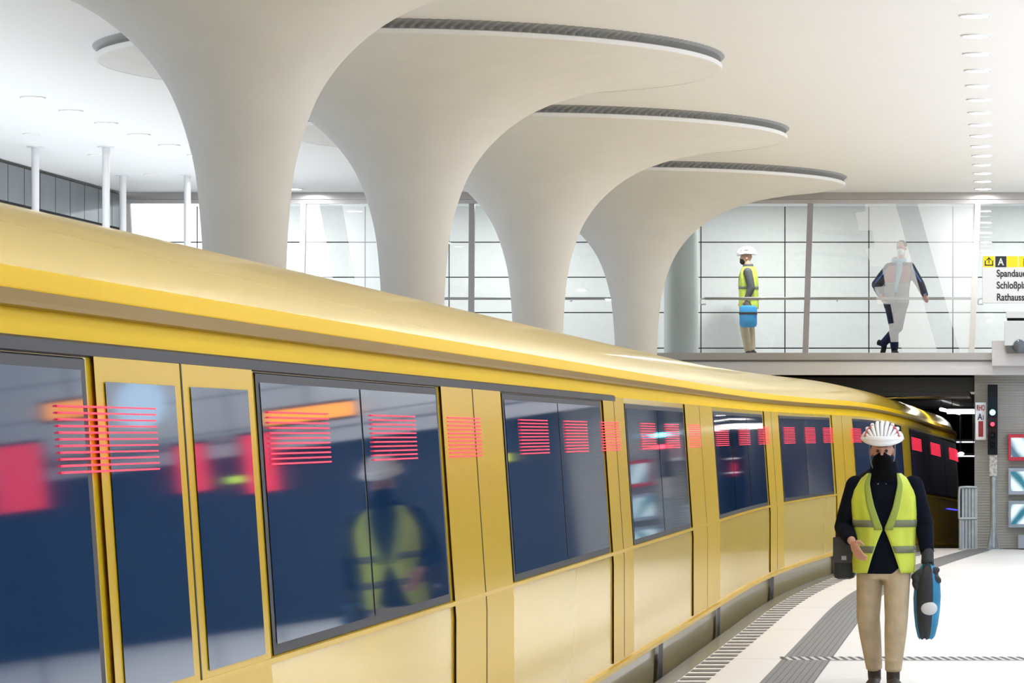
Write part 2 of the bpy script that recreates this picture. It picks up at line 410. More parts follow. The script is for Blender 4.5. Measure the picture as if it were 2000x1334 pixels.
# ---------------------------------------------------------------- mushroom columns
PROFILE = [(.283, -1.05), (.284, 1.5), (.287, 2.4), (.297, 2.95), (.315, 3.30), (.352, 3.65), (.415, 3.92), (.50, 4.16), (.60, 4.345),
           (.745, 4.53), (.94, 4.71), (1.18, 4.865), (1.45, 4.98), (1.82, 5.09), (2.3, 5.18), (2.70, 5.235), (2.93, 5.26)]
pp = [(p.x, p.z) for p in cat([(r, 0, z) for r, z in PROFILE], 5)]
def column(x, d, label):
    t = thing('mushroom_column', label, 'column', (x, d, -1.05), 'mushroom columns')
    obj('flared_shaft', lathe(B(), pp, (x, d, 0), 128), M['column'], t, smooth=True)
    obj('rim', lathe(B(), [(2.925, 5.258), (2.95, 5.262), (2.955, 5.30), (2.94, 5.308), (2.7, 5.31)], (x, d, 0), 128), M['rim'], t, smooth=True)
    bm = B(); N = 420; rings = []
    for z, ph, rr in ((5.305, 0, 2.93), (5.335, .5, 2.915), (5.365, 1.5, 2.93), (Z_CEIL, 2.0, 2.965)):
        ring = []
        for k in range(N):
            a = (k+ph)*2*PI/N; r = rr+(.016 if k % 2 else -.016)
            ring.append(bm.verts.new((x+r*math.cos(a), d+r*math.sin(a), z)))
        rings.append(ring)
    for i in range(3):
        for k in range(N): bm.faces.new([rings[i][k], rings[i][(k+1) % N], rings[i+1][(k+1) % N], rings[i+1][k]])
    obj('pleated_collar', bm, M['pleat'], t)
column(-5.47, 26.1, 'beige mushroom-shaped concrete column nearest the camera, its capital cut by the picture top')
column(-5.58, 34.3, 'pale mushroom-shaped column second from the camera, standing behind the train')
column(-5.43, 42.5, 'pale mushroom-shaped column third from the camera, between two larger-looking ones')
column(-5.08, 50.6, 'pale mushroom-shaped column farthest from the camera, just before the glass gallery')
# slim white posts at the left
for (x, y, yt, lab) in ((69, 45.4, 1, 'slim white round post at the left edge before the grey panel wall'),
                        (207, 45.4, 1, 'slim white round post, the thickest-looking of four, second from the left'),
                        (240, 50.4, 1, 'slim white round post in front of the corner of the grey panel wall'),
                        (366, 50.4, 1, 'slim white round post close beside the largest mushroom column')):
    X = (x-PX)*y/F; t = thing('slim_post', lab, 'post', (X, y, 0), 'slim white posts')
    obj('post_shaft', lathe(B(), [(.047, 0), (.047, 5.30)], (X, y, 0), 24, cap=True), M['white_metal'], t, smooth=True)
    obj('post_head', lathe(B(), [(.044, 5.30), (.044, 5.307), (.048, 5.308), (.048, Z_CEIL-.008), (.11, Z_CEIL-.006), (.11, Z_CEIL)], (X, y, 0), 24), M['white_metal'], t, smooth=True)
X = (1330.5-PX)*54.6/F
t = tag(obj('round_column', lathe(B(), [(.262, ZG), (.262, Z_CEIL-.01), (.28, Z_CEIL-.005)], (X, 54.6, 0), 64, cap=True), mat('round_column_paint', (.62, .65, .63), .5), smooth=True),
        'thick pale green-grey round column on the gallery behind the farthest mushroom column', 'column')

# ---------------------------------------------------------------- ceiling lights
ORD = ['first', 'second', 'third', 'fourth', 'fifth', 'sixth', 'seventh', 'eighth', 'ninth', 'tenth', 'eleventh', 'twelfth', 'thirteenth', 'fourteenth', 'fifteenth',
       'sixteenth', 'seventeenth', 'eighteenth', 'nineteenth', 'twentieth', 'twenty-first', 'twenty-second', 'twenty-third', 'twenty-fourth', 'twenty-fifth', 'twenty-sixth', 'twenty-seventh', 'twenty-eighth']
ld = bpy.data.lights.new('downlight', 'AREA'); ld.shape = 'DISK'; ld.size = .22; ld.energy = LAMP_W; ld.color = (.98, .985, 1)
proto = None
def downlight(x, y, label, group, power=True):
    t = thing('ceiling_light', label, 'ceiling light', (x, y, Z_CEIL), group)
    global proto
    if proto is None:
        a = obj('lamp_ring', lathe(B(), [(.118, -.001), (.118, -.014), (.135, -.014), (.14, -.0), ], (0, 0, 0), 40), M['white_metal'], None, smooth=True)
        b = obj('lamp_lens', lathe(B(), [(.0005, -.024), (.06, -.022), (.105, -.0145), (.118, -.0135)], (0, 0, 0), 40), M['lamp_lens'], None)
        proto = (a, b)
    else:
        a, b = proto[0].copy(), proto[1].copy(); C.objects.link(a); C.objects.link(b)
    a.parent = t; b.parent = t
    if power:
        l = bpy.data.objects.new('downlight_lamp', ld); C.objects.link(l); l.parent = t; l.location = (0, 0, -.03)
for k in range(15):
    downlight(-.185, 53.05-k*1.565, 'round downlight in the right-hand ceiling row, %s from the gallery beam' % ORD[k], 'right-hand ceiling row of downlights', k % 2 == 0)
for k in range(10):
    downlight(-10.4, 53.1-k*1.6, 'round downlight in the left-hand ceiling row, %s from the gallery beam' % ORD[k], 'left-hand ceiling row of downlights', k % 2 == 0)
def row_lamps(x, y0, n, step):       # the same rows go on outside the frame: lamps only
    for k in range(n):
        downlight(x, y0+k*step, 'round downlight outside the frame over the platform', 'downlights beyond the frame')
row_lamps(5.5, 2, 9, 6.2); row_lamps(-.185, -6, 6, 6.0); row_lamps(10.2, 4, 8, 6.4); row_lamps(-10.4, 0, 6, 6.0)
gd = ld.copy(); gd.energy = 52
for k in range(6):  # added unseen lamps, brightening the gallery panels
    l = bpy.data.objects.new('gallery_fill', gd); C.objects.link(l)
    l.location = (-11.6+k*4.0, 55.5, Z_CEIL-.02); 
for k, (x, y) in enumerate(((64, 261), (190, 302), (298, 340))):
    d = (Z_CEIL-EYE)*F/(PY-y)
    tag(obj('unlit_downlight', lathe(B(), [(.0005, -.004), (.09, -.004), (.095, -.012), (.12, -.012), (.125, 0)], ((x-PX)*d/F, d, Z_CEIL), 32), M['ceiling'], smooth=True),
        'unlit round white downlight near the slim posts, %s from the left' % ORD[k], 'ceiling light', 'unlit downlights at the left')

# ---------------------------------------------------------------- glazing of the gallery
posts = [(257, -8, 'steel glazing post of the gallery at its left corner beside the grey wall'), (590, 3, 'pale glazing post between the two nearest mushroom columns'),
         (921, 1, 'brownish glazing post between the second and third mushroom columns'), (1247, 4, 'glazing post hidden behind the farthest mushroom column'),
         (1578, 5, 'dark leaning glazing post between the blurred walker and the leaning man'), (1904, 6, 'pale leaning glazing post between the leaning man and the direction sign'), (2235, 8, 'glazing post beyond the right edge')]
s54 = F/54.0
for x, lean, lab in posts:
    xa = (x-lean-PX)/s54; xb = (x+lean-PX)/s54; bm = B()
    for q in (0,):
        w_ = .042
        lo = [bm.verts.new((xa+sx*w_, 54.0+sy*.04, 2.976)) for sx, sy in ((-1, -1), (1, -1), (1, 1), (-1, 1))]
        hi = [bm.verts.new((xb+sx*w_, 54.0+sy*.04, 5.224)) for sx, sy in ((-1, -1), (1, -1), (1, 1), (-1, 1))]
        bm.faces.new(lo[::-1]); bm.faces.new(hi)
        for k in range(4): bm.faces.new([lo[k], lo[(k+1) % 4], hi[(k+1) % 4], hi[k]])
    tag(obj('glazing_post', bm, M['post'] if x in (1578, 921) else M['post_light']), lab, 'post', 'gallery glazing posts')
gl = ['full-height glass pane of the gallery left of the nearest mushroom column', 'full-height glass pane between the two nearest mushroom columns',
      'full-height glass pane between the second and farthest mushroom columns', 'glass pane in front of the blurred walker',
      'glass pane with painted diagonal reflections in front of the leaning man', 'glass pane behind the direction sign']
spans = [(257, 590), (590, 921), (921, 1247), (1247, 1578), (1578, 1904), (1904, 2235)]
panes = []
for (a, b), lab in zip(spans, gl):
    la = dict((p[0], p[1]) for p in posts)
    x0, x1 = (a-la[a]-PX)/s54+.045, (b-la[b]-PX)/s54-.045; x2, x3 = (a+la[a]-PX)/s54+.045, (b+la[b]-PX)/s54-.045
    g = thing('glass_pane', lab, 'glass', ((x0+x1)/2, 54, 2.98), 'gallery glass panes')
    obj('pane', plate(B(), [(x0, 54.0, 2.98), (x1, 54.0, 2.98), (x3, 54.0, 5.22), (x2, 54.0, 5.22)], .012, (0, 1, 0)), M['glass'], g); panes.append(g)
def reflection_on(pane, pts, m):  # pale outline laid on a pane in place of a reflection
    obj('painted_reflection', plate(B(), [P(x, y, 53.996) for x, y in pts], .002, (0, -1, 0)), m, pane)
reflection_on(panes[4], [(1690, 396), (1748, 396), (1831, 688), (1763, 688), (1757, 668), (1740, 668), (1733, 633), (1746, 631), (1739, 594), (1713, 594), (1708, 561), (1730, 559), (1722, 520), (1703, 520), (1688, 487), (1709, 482), (1703, 450), (1678, 450), (1671, 416), (1690, 413)], M['reflection_veil'])
reflection_on(panes[4], [(1791, 396), (1902, 396), (1896, 688), (1875, 688)], M['reflection_veil'])
reflection_on(panes[1], [(598, 399), (624, 399), (656, 575), (598, 575)], M['reflection_veil_thin'])
reflection_on(panes[1], [(668, 399), (735, 399), (748, 575), (698, 575)], M['reflection_veil_thin'])
# handrail inside the glass, broken by the round column
zr = EYE+(PY-583)*54.35/F
for (xa, xb, lab) in ((300, 1282, 'long steel handrail inside the gallery glass running behind the mushroom columns'), (1376, 1896, 'steel handrail the leaning man rests his hand on'), (1918, 2226, 'steel handrail behind the direction sign')):
    A = P(xa, 583, 54.35); Bq = P(xb, 583, 54.35); t = thing('handrail', lab, 'handrail', (A.x, 54.35, ZG), 'gallery handrails')
    bm = tube(B(), [A, Bq], .021, 12); 
    obj('rail', bm, M['steel'], t, smooth=True)
    bm = tube(B(), cat([A, A+Vector((-.05, 0, -.01)), A+Vector((-.06, 0, -.06)), A+Vector((-.05, 0, -.085)), A+Vector((.02, 0, -.085))]), .012, 8)
    obj('rail_end', bm, M['white_metal'], t, smooth=True)
    n = max(1, int((Bq.x-A.x)/2.5))
    for k in range(n):
        xx = A.x+(k+.5)*(Bq.x-A.x)/n
        obj('bracket', tube(B(), [(xx, 54.35, zr-.01), (xx, 54.2, zr-.05), (xx, 54.02, zr-.05)], .008, 8), M['steel'], t)

# ---------------------------------------------------------------- the train
train = thing('subway_train', 'long yellow underground train curving along the platform edge', 'train', (-3.8, 30, -1.05))
D0, D1 = 1.0, 61.7
tds = [D0+i*.35 for i in range(int((D1-D0)/.35)+1)]
def tumble(z): return 0 if z < .9 else .075*min(1, (z-.9)/1.1)
SEC = [(.02, .205), (0, .23), (0, .90), (tumble(1.2), 1.2), (tumble(2.0), 2.0), (.085, 2.085), (.06, 2.10), (.06, 2.135), (.10, 2.14), (.125, 2.20), (.17, 2.28), (.26, 2.36), (.42, 2.43), (.68, 2.49), (1.0, 2.525), (1.33, 2.535)]
full = SEC+[(2.66-o, z) for o, z in SEC[-2::-1]]
def nose(d, o, z):
    k = max(0, (d-60.1)/1.6)
    if k <= 0: return o, z
    k = k*k; c = 1.33
    return c+(o-c)*(1-.35*k), z-(.75*k*max(0, (z-.9)/1.6))
def sweep(bm, sec, dl, mi=0, close=False, capends=False, out=0):
    rings = []
    for d in dl:
        r = []
        for o, z in sec:
            o2, z2 = nose(d, o, z); r.append(bm.verts.new(tp(d, o2-out, z2)))
        rings.append(r)
    n = len(sec)
    for i in range(len(rings)-1):
        for k in range(n if close else n-1):
            f = bm.faces.new([rings[i][k], rings[i][(k+1) % n], rings[i+1][(k+1) % n], rings[i+1][k]]); f.material_index = mi
    if capends: bm.faces.new(rings[0]); bm.faces.new(rings[-1][::-1])
    return bm
bs = sweep(B(), full, tds, close=True, capends=True)
for f in bs.faces:
    if len(f.verts) == 4 and 1.93 < min(v.co.z-drop(v.co.y) for v in f.verts) < 2.19: f.material_index = 1
obj('body_shell', bs, [M['yellow'], M['yellow_satin']], train, smooth=True)
obj('header_band', sweep(B(), [(tumble(1.97)+.004, 1.965), (tumble(1.98)-.015, 1.972), (tumble(2.0)-.015, 2.005), (.082, 2.015)], [d for d in tds if d < 24.4]), M['rubber'], train)
obj('gutter', sweep(B(), [(.085, 2.083), (.055, 2.088), (.050, 2.10), (.05, 2.128), (.07, 2.134)], tds[:-4]), paint('gutter_shadow_tone', (.26, .15, .01), .3, (1, .8, .4), .4, .1), train)  # gutter coloured dark to paint in the shadow line along it
obj('skirt', sweep(B(), [(.07, -.62), (.04, .0), (.03, .19), (.05, .204), (2.6, .204), (2.6, -.62)], tds[:-4], close=True, capends=True), M['skirt'], train, smooth=True)
obj('sill_strip', sweep(B(), [(.03, .196), (-.022, .198), (-.024, .232), (.0, .236)], tds[:-4], close=True, capends=True), M['yellow_door'], train)
obj('window_sill_line', sweep(B(), [(.01, .955), (-.010, .958), (-.010, .978), (.008, .982)], tds[:-4], close=True, capends=True), M['yellow_door'], train)
zones = [(1.6, 4.2), (5.0, 8.0) , (8.2, 10.05), (12.45, 16.4), (18.65, 23.2), (24.8, 29.35), (32.5, 38.6), (40.6, 46.0), (48.5, 53.6), (54.6, 60.6)]
def rng(a, b, st=.35):
    n = max(2, int(math.ceil((b-a)/st))+1); return [a+(b-a)*i/(n-1) for i in range(n)]
def tz(z): return tumble(z)
for a, b in zones:
    fr = B(); sweep(fr, [(tz(.975)+.005, .975), (tz(.985)-.006, .985), (tz(1.2)-.006, 1.2), (tz(1.96)-.006, 1.96), (tz(1.97)+.005, 1.97)], rng(a-.04, b+.04), capends=False)
    f = obj('window_frame', fr, M['rubber'], train, recalc=False)
    L = b-a; n = max(1, round(L/2.2))
    for k in range(n):
        p, q = a+k*L/n+.02, a+(k+1)*L/n-.02
        gb = B(); sweep(gb, [(tz(1.02)-.009, 1.02), (tz(1.2)-.009, 1.2), (tz(1.93)-.009, 1.93)], rng(p, q))
        obj('window', gb, M['train_glass'], f, smooth=True, recalc=False)
# doors
for (a, b, win) in ((10.12, 12.38, True), (16.48, 18.56, False), (23.3, 24.7, False), (29.45, 32.4, False), (38.75, 40.45, False), (46.2, 48.3, False)):
    mid = (a+b)/2
    for p, q in ((a+.05, mid-.008), (mid+.008, b-.05)):
        gb = B(); sweep(gb, [(.003, .25), (-.012, .255), (-.012, .90), (tz(1.2)-.012, 1.2), (tz(1.995)-.012, 1.995), (tz(2)+.003, 2.0)], rng(p, q), close=False)
        dr = obj('door_leaf', gb, M['yellow_door'], train, smooth=True, recalc=False)
        if win:
            gb = B(); sweep(gb, [(tz(1.0)-.016, 1.0), (tz(1.2)-.016, 1.2), (tz(1.9)-.016, 1.9)], rng(p+.10, q-.10))
            obj('door_window', gb, M['train_glass'], dr, smooth=True, recalc=False)
    gb = B(); sweep(gb, [(.0, .25), (-.014, .25), (-.014, .90), (tz(1.2)-.014, 1.2), (tz(1.995)-.014, 1.995), (tz(2), 2.0)], rng(mid-.008, mid+.008, .01))
    obj('door_seal', gb, M['rubber'], train, recalc=False)
# skirt bogie gaps / step boxes
for d in (14.5, 20.5, 26.6, 32.2, 39, 46):
    gb = B(); sweep(gb, [(.02, -.3), (.012, -.28), (.002, .18), (.02, .19)], rng(d, d+.35, .1)); obj('skirt_joint', gb, M['rubber'], train, recalc=False)
# light trail of the moving side display: glowing red lines per strobe image
for (x0, x1) in ((107, 297), (520, 636), (722, 806), (870, 935), (1013, 1066), (1101, 1143), (1172, 1207), (1250, 1277), (1298, 1323), (1343, 1365), (1397, 1420), (1442, 1462), (1480, 1500), (1530, 1550), (1571, 1590), (1607, 1625), (1660, 1680), (1780, 1798), (1817, 1835), (1853, 1871)):
    def dof(x):
        lo, hi = 5., 61.
        for _ in range(40):
            mdd = (lo+hi)/2
            p = tp(mdd, tz(1.73), 1.73)
            if p.x/p.y*F+PX < x: lo = mdd
            else: hi = mdd
        return lo
    a, b = dof(x0), dof(x1); b = min(b, a+1.5); bm = B()
    for k in range(11):
        z = 1.642+k*.0182; sweep(bm, [(tz(z)-.012, z), (tz(z)-.018, z+.001), (tz(z)-.018, z+.005), (tz(z)-.012, z+.006)], rng(a, b, .5), close=True, capends=True)
    obj('display_strobe_image', bm, M['led_red'], train, recalc=False)
# blue marker light low on the far end
gb = B(); sweep(gb, [(-.02, .80), (-.02, .815)], rng(58.6, 60.0)); obj('marker_light', gb, lum('blue_marker', (.05, .05, 1), 2), train, recalc=False)
for (a, b) in ((7.6, 10.0), (24.5, 25.1)):
    pass

# ---------------------------------------------------------------- platform end furniture
D = 54.3
def rect(bm, x0, y0, x1, y1, d, th, mi=0, bev=0):
    a = P(x0, y0, d); b = P(x1, y1, d); return box(bm, (a.x, d, b.z), (b.x, d+th, a.z), mi, bev)
# signal
sg = thing('railway_signal', 'railway signal mast with lit cyan and red lamps before the corrugated wall', 'signal', P(1939.5, 1073, D))
obj('signal_head', rect(B(), 1929, 751, 1948.5, 888, D-.1, .16, 0, .012), M['black'], sg)
for y, r, m_, nm in ((805.5, 5.6, M['blue_core'], 'cyan_lamp'), (828.5, 4.0, M['red_light'], 'red_lamp'), (849, 4.6, M['lens_off'], 'unlit_lamp'), (868, 4.0, M['lens_off'], 'unlit_lamp')):
    c = P(1938.5, y, D-.1); rr = r*D/F
    bm = lathe(B(), [(.0008, -.012), (rr*.6, -.010), (rr, 0)], (0, 0, 0), 24); bmesh.ops.rotate(bm, verts=bm.verts, cent=(0, 0, 0), matrix=Matrix.Rotation(-PI/2, 3, 'X'))
    bmesh.ops.translate(bm, verts=bm.verts, vec=c)
    for v in bm.verts: v.co.y = c.y-abs(v.co.y-c.y)-.002
    lm = obj(nm, bm, m_, sg, smooth=True)
    bm = lathe(B(), [(rr*1.0, 0), (rr*1.25, 0), (rr*1.25, .06), (rr*1.1, .06), (rr*1.0, 0)], (0, 0, 0), 24); bmesh.ops.rotate(bm, verts=bm.verts, cent=(0, 0, 0), matrix=Matrix.Rotation(PI/2, 3, 'X'))
    bmesh.ops.translate(bm, verts=bm.verts, vec=c); bmesh.ops.translate(bm, verts=bm.verts, vec=(0, 0, 0))
    obj('hood', bm, M['blue_light'] if False else M['black'], lm)
for nm_, y, col, e in (('cyan_glow', 805.5, (.05, .7, 1), 1.2), ('red_glow', 828.5, (1, .03, .05), .5)):
    l = bpy.data.lights.new(nm_, 'POINT'); l.energy = e*1.5; l.color = col; l.shadow_soft_size = .03
    o = bpy.data.objects.new(nm_, l); C.objects.link(o); o.location = P(1938.5, y, D-.1)+Vector((0, -.12, 0)); o.parent = sg; o.matrix_parent_inverse = sg.matrix_basis.inverted()
obj('terminal_box', rect(B(), 1932, 888, 1947.5, 930, D-.07, .13, 0, .008), M['stained'], sg)
bm = B(); p0 = P(1940, 930, D); p1 = P(1940, 1070, D); tube(bm, [p0, p1], .045, 20); obj('mast', bm, M['galv'], sg, smooth=True)
bm = B(); c = P(1940, 1073, D)
for k in range(4):
    a = k*PI/2+PI/4; dx, dy = math.cos(a), math.sin(a)
    pts = [(c.x+dx*.03, c.y+dy*.03, 0.01), (c.x+dx*.125, c.y+dy*.125, 0.01), (c.x+dx*.125, c.y+dy*.125, .03), (c.x+dx*.045, c.y+dy*.045, .33), (c.x+dx*.03, c.y+dy*.03, .33)]
    plate(bm, pts, .012, (-dy, dx, 0))
box(bm, (c.x-.11, c.y-.11, 0), (c.x+.11, c.y+.11, .015)); obj('mast_foot', bm, M['galv'], sg)
# station code plate
sp_ = thing('station_plate', 'white plate lettered RHO A1 with a dark red bar, left of the signal', 'sign', P(1915.5, 859, 54.3))
obj('plate', rect(B(), 1905, 786, 1926, 859, 54.3, .012, 0, .003), M['sign_white'], sp_)
obj('red_bar', rect(B(), 1911, 822.5, 1920.5, 853, 54.296, .004), M['sign_red'], sp_)
obj('fixing_bar', rect(B(), 1912, 800, 1919, 850, 54.312, .29), M['galv'], sp_)
text('lettering', 'RHO', P(1915.6, 801.5, 54.29), .115, M['sign_red'], sp_, .50, align='CENTER')
text('lettering', 'A', P(1914, 820, 54.294), .135, M['sign_black'], sp_, .75, align='CENTER')
text('lettering', '1', P(1920.3, 820, 54.294), .10, M['sign_black'], sp_, .75, align='CENTER')
# monitors
def screen_mat(name, seed, tint):
    m = bpy.data.materials.new(name); m.use_nodes = True; nt = m.node_tree; b = nt.nodes['Principled BSDF']
    tc = nt.nodes.new('ShaderNodeTexCoord'); mp = nt.nodes.new('ShaderNodeMapping'); mp.inputs['Rotation'].default_value = (0, seed, 0); mp.inputs['Location'].default_value = (seed, 0, seed*2)
    n = nt.nodes.new('ShaderNodeTexWave'); n.bands_direction = 'X'; n.inputs['Scale'].default_value = 1.1; n.inputs['Distortion'].default_value = 4.0; n.inputs['Detail'].default_value = 3; n.inputs['Detail Scale'].default_value = 1.2
    r = nt.nodes.new('ShaderNodeValToRGB'); r.color_ramp.elements[0].color = (*[c*.25 for c in tint], 1); r.color_ramp.elements[1].color = (.75, .95, 1, 1); r.color_ramp.elements[0].position = .1; r.color_ramp.elements[1].position = .95
    nt.links.new(tc.outputs['Object'], mp.inputs[0]); nt.links.new(mp.outputs[0], n.inputs[0]); nt.links.new(n.outputs['Fac'], r.inputs[0]); nt.links.new(r.outputs[0], b.inputs['Emission Color'])
    b.inputs['Emission Strength'].default_value = 1.0; b.inputs['Base Color'].default_value = (.02, .02, .02, 1); b.inputs['Roughness'].default_value = .2
    return m
mons = [(848, 900, M['red_frame'], 'red-framed monitor, topmost of the three on the corrugated wall', (.3, .6, .9), .5),
        (914, 966.5, mat('blue_grey_frame', (.36, .42, .52), .4), 'blue-grey framed monitor, middle of the three on the corrugated wall', (.05, .65, .9), .75),
        (978, 1031, mat('grey_frame', (.30, .38, .46), .4), 'grey-framed monitor, lowest of the three on the corrugated wall', (.03, .55, .85), -.6)]
for y0, y1, fm, lab, tint, sd in mons:
    t = thing('monitor', lab, 'monitor', P(2003, y1, 54.5), 'monitors on the corrugated wall')
    obj('housing', rect(B(), 1969, y0, 2050, y1, 54.42, .17, 0, .01), fm, t)
    obj('screen', rect(B(), 1974.5, y0+7, 2044.5, y1-7.5, 54.412, .01), screen_mat('screen_picture', sd, tint), t)
tag(obj('equipment_box', rect(B(), 1988, 1045, 2040, 1071.5, 54.3, .28, 0, .01), mat('box_grey_blue', (.33, .37, .44), .5)), 'small grey-blue box standing below the monitors', 'box')
# hinged barrier panels
t = thing('metal_barrier', 'grey slatted metal barrier at the platform end left of the signal mast', 'barrier', P(1891, 1074, 54.1))
bm = B(); 
for i in range(5):
    xx = 1879+i*6.4; rect(bm, xx-.7, 953, xx+4.6, 1072, 54.12, .03)
obj('slats', bm, M['galv'], t)
a = P(1873.5, 952, 54.08); b = P(1908, 952, 54.08); zm = P(0, 1013, 54.08).z; zt = a.z
bm = tube(B(), cat([(a.x, 54.08, zm), (a.x, 54.08, zt-.06), (a.x+.04, 54.08, zt), (b.x, 54.08, zt)]), .02, 12); tube(bm, [(a.x, 54.08, zm), (b.x, 54.08, zm)], .02, 12)
obj('frame_tube', bm, M['galv'], t, smooth=True)
obj('stile', tube(B(), [(a.x+.015, 54.1, 0), (a.x+.015, 54.1, zm)], .022, 12), M['galv'], t, smooth=True)
# tunnel lights
for k, (tx, ty) in enumerate(((-2.2, 57.5), (-1.2, 63.0))):
    l = bpy.data.lights.new('tunnel_lamp', 'AREA'); l.shape = 'RECTANGLE'; l.size = 1.2; l.size_y = .08; l.energy = 16; l.color = (1, .97, .9)
    o = bpy.data.objects.new('tunnel_lamp', l); C.objects.link(o); o.location = (tx+.9, ty, 2.3)
for k, (x0, x1, y, d, lab) in enumerate(((1850, 1903, 803, 58.5, 'bright white tube light under the tunnel ceiling beside the corrugated wall'), (1868, 1903, 863, 63.4, 'dim tube light in the tunnel level with the signal lamps'), (1866, 1904, 890.5, 63.3, 'thin tube light lowest in the dark tunnel opening'))):
    a = P(x0, y, d); b = P(x1+6, y, d); t = thing('tunnel_light', lab, 'light', ((a.x+b.x)/2, d, a.z), 'tunnel lights')
    r = .045 if k == 0 else .016
    obj('tube', tube(B(), [a, b], r, 12), M['tube_light'] if k == 0 else lum('dim_tube', (.9, .92, 1), 1.0), t, smooth=True)
    top = 2.4 if k == 0 else 2.4
    obj('hanger', box(B(), (a.x-.01, d-.03, a.z+r*.6), (b.x+.01, d+.03, a.z+r+.03)), M['black'], t)
    for xx in (a.x+.08, b.x-.08): obj('rod', tube(B(), [(xx, d, a.z+r), (xx, d, top)], .006, 6), M['black'], t)
a = P(1848, 793, 64); b = P(1880, 830, 90)
t = thing('tunnel_light', 'long tube light running away down the tunnel above the train', 'light', a, 'tunnel lights')
a = Vector((-.95, 62, 2.18)); b = Vector((-.75, 74, 2.18))
obj('tube', tube(B(), [a, b], .03, 10), M['tube_light'], t)
obj('hanger', tube(B(), [a+Vector((0, .2, 0.02)), (a.x, a.y+.2, 2.4)], .01, 6), M['black'], t)
t = thing('headlamp', 'small white lamp glowing at the far end of the train', 'lamp', P(1876, 887, 62.6))
ball(bm := B(), P(1877, 886, 62.6), (.055, .03, .03)); obj('bulb', bm, M['tube_light'], t, smooth=True)
q = P(1877, 886, 62.6); obj('bracket', tube(B(), [q, (q.x, q.y, 2.4)], .008, 6), M['black'], t)

# direction sign
ds_ = 52.0; k_ = F/ds_
t = thing('direction_sign', 'hanging white direction sign with yellow pictograms and station names', 'sign', P(2060, 499, ds_))
obj('sign_box', rect(B(), 1918.5, 499, 2210, 592, ds_, .10, 0, .008), M['sign_white'], t)
for x0, m_, nm in ((1920.5, M['sign_yellow'], 'pictogram_field'), (1944, M['sign_black'], 'letter_field'), (1966.5, M['sign_yellow'], 'blank_field'), (1990, M['sign_yellow'], 'pictogram_field')):
    obj(nm, rect(B(), x0, 500.5, x0+21.7, 521.8, ds_-.004, .004), m_, t)
bm = B()
rect(bm, 1923.3, 509, 1925.3, 519, ds_-.007, .003); rect(bm, 1937.8, 509, 1939.8, 519, ds_-.007, .003); rect(bm, 1923.3, 516.8, 1939.8, 519, ds_-.007, .003)
rect(bm, 1930.7, 504, 1932.4, 514.2, ds_-.007, .003)
for s in (-1, 1): plate(bm, [P(1931.55, 502, ds_-.007), P(1931.55, 504.6, ds_-.007), P(1931.55+s*4, 509.2, ds_-.007), P(1931.55+s*5, 507.6, ds_-.007)], .003, (0, 1, 0))
obj('exit_arrow', bm, M['sign_black'], t)
text('lettering', 'A', P(1954.8, 517.8, ds_-.008), .142, M['sign_white'], t, .85, align='CENTER')
text('lettering', 'i', P(2001.0, 519.4, ds_-.008), .165, M['sign_black'], t, 1.3, align='CENTER')
for y, s in ((540.3, 'Spandauer Straße'), (563.4, 'Schloßplatz'), (586.8, 'Rathausstraße')):
    text('lettering', s, P(1946.3, y, ds_-.004), .142, M['sign_black'], t, .80)
for x in (2080, 2180):
    p = P(x, 499, ds_+.05); obj('hanging_rod', tube(B(), [(p.x, ds_+.05, p.z-.01), (p.x, ds_+.05, Z_CEIL)], .012, 8), M['white_metal'], t)
# CCTV housing and loudspeaker box on the fascia
t = thing('camera_housing', 'white camera housing with a dome camera mounted at the gallery edge', 'camera', P(1985, 690, 53.5))
obj('top_cover', rect(B(), 1965, 607, 2040, 621, 53.45, .3, 0, .01), M['sign_white'], t)
obj('dark_slot', rect(B(), 1967, 620, 2038, 628, 53.50, .24), M['black'], t)
obj('front_panel', rect(B(), 1961.5, 626.5, 2040, 675, 53.40, .3, 0, .008), mat('panel_white', (.80, .83, .85), .4), t)
obj('recess', rect(B(), 1966, 674, 2040, 690, 53.46, .3), M['steel_dark'], t)
bm = B(); ball(bm, P(1991, 676, 53.42), (.10, .07, .105)); obj('dome', bm, mat('smoked_dome', (.12, .14, .17), .08, spec=.8), t, smooth=True)
obj('mount_plate', rect(B(), 1937, 665, 2040, 714.5, 53.62, .3, 0, .008), M['fascia'], t)

# ---------------------------------------------------------------- people
def nrm(v): return Vector(v).normalized()
def hand(bm, wrist, direc, palm, side, s=1.0, curl=.5):
    """palm: direction the palm faces; side=+1/-1 thumb side along cross product"""
    d = nrm(direc); p = Vector(palm); p = (p-d*p.dot(d)).normalized(); q = d.cross(p)*side
    W = Vector(wrist)
    pc = W+d*.05*s
    m = Matrix((q, p, d)).transposed().to_4x4()
    ball(bm, pc, (.040*s, .016*s, .052*s), m)
    for i, (off, ln) in enumerate(((.029, .070), (.010, .078), (-.010, .073), (-.028, .056))):
        a = W+d*.085*s+q*off*s; c1 = curl*(.7+.12*i)
        d1 = (d*math.cos(c1)+p*math.sin(c1)); d2 = (d*math.cos(c1*2.1)+p*math.sin(c1*2.1)); d3 = (d*math.cos(c1*3)+p*math.sin(c1*3))
        b = a+d1*ln*.48*s; c = b+d2*ln*.32*s; e = c+d3*ln*.25*s
        tube(bm, [a-d*.01, a, b, c, e], [.0098*s, .0098*s, .009*s, .0082*s, .0065*s], 8)
        ball(bm, e, .0068*s, u=8, v=6); ball(bm, b, .0092*s, u=8, v=6)
    a = W+d*.022*s+q*.030*s; b = a+(d*.6+q*.75+p*.25)*.035*s; c = b+(d*.95+q*.15+p*.3)*.033*s
    tube(bm, [a, b, c], [.0135*s, .0115*s, .009*s], 8); ball(bm, c, .009*s, u=8, v=6)
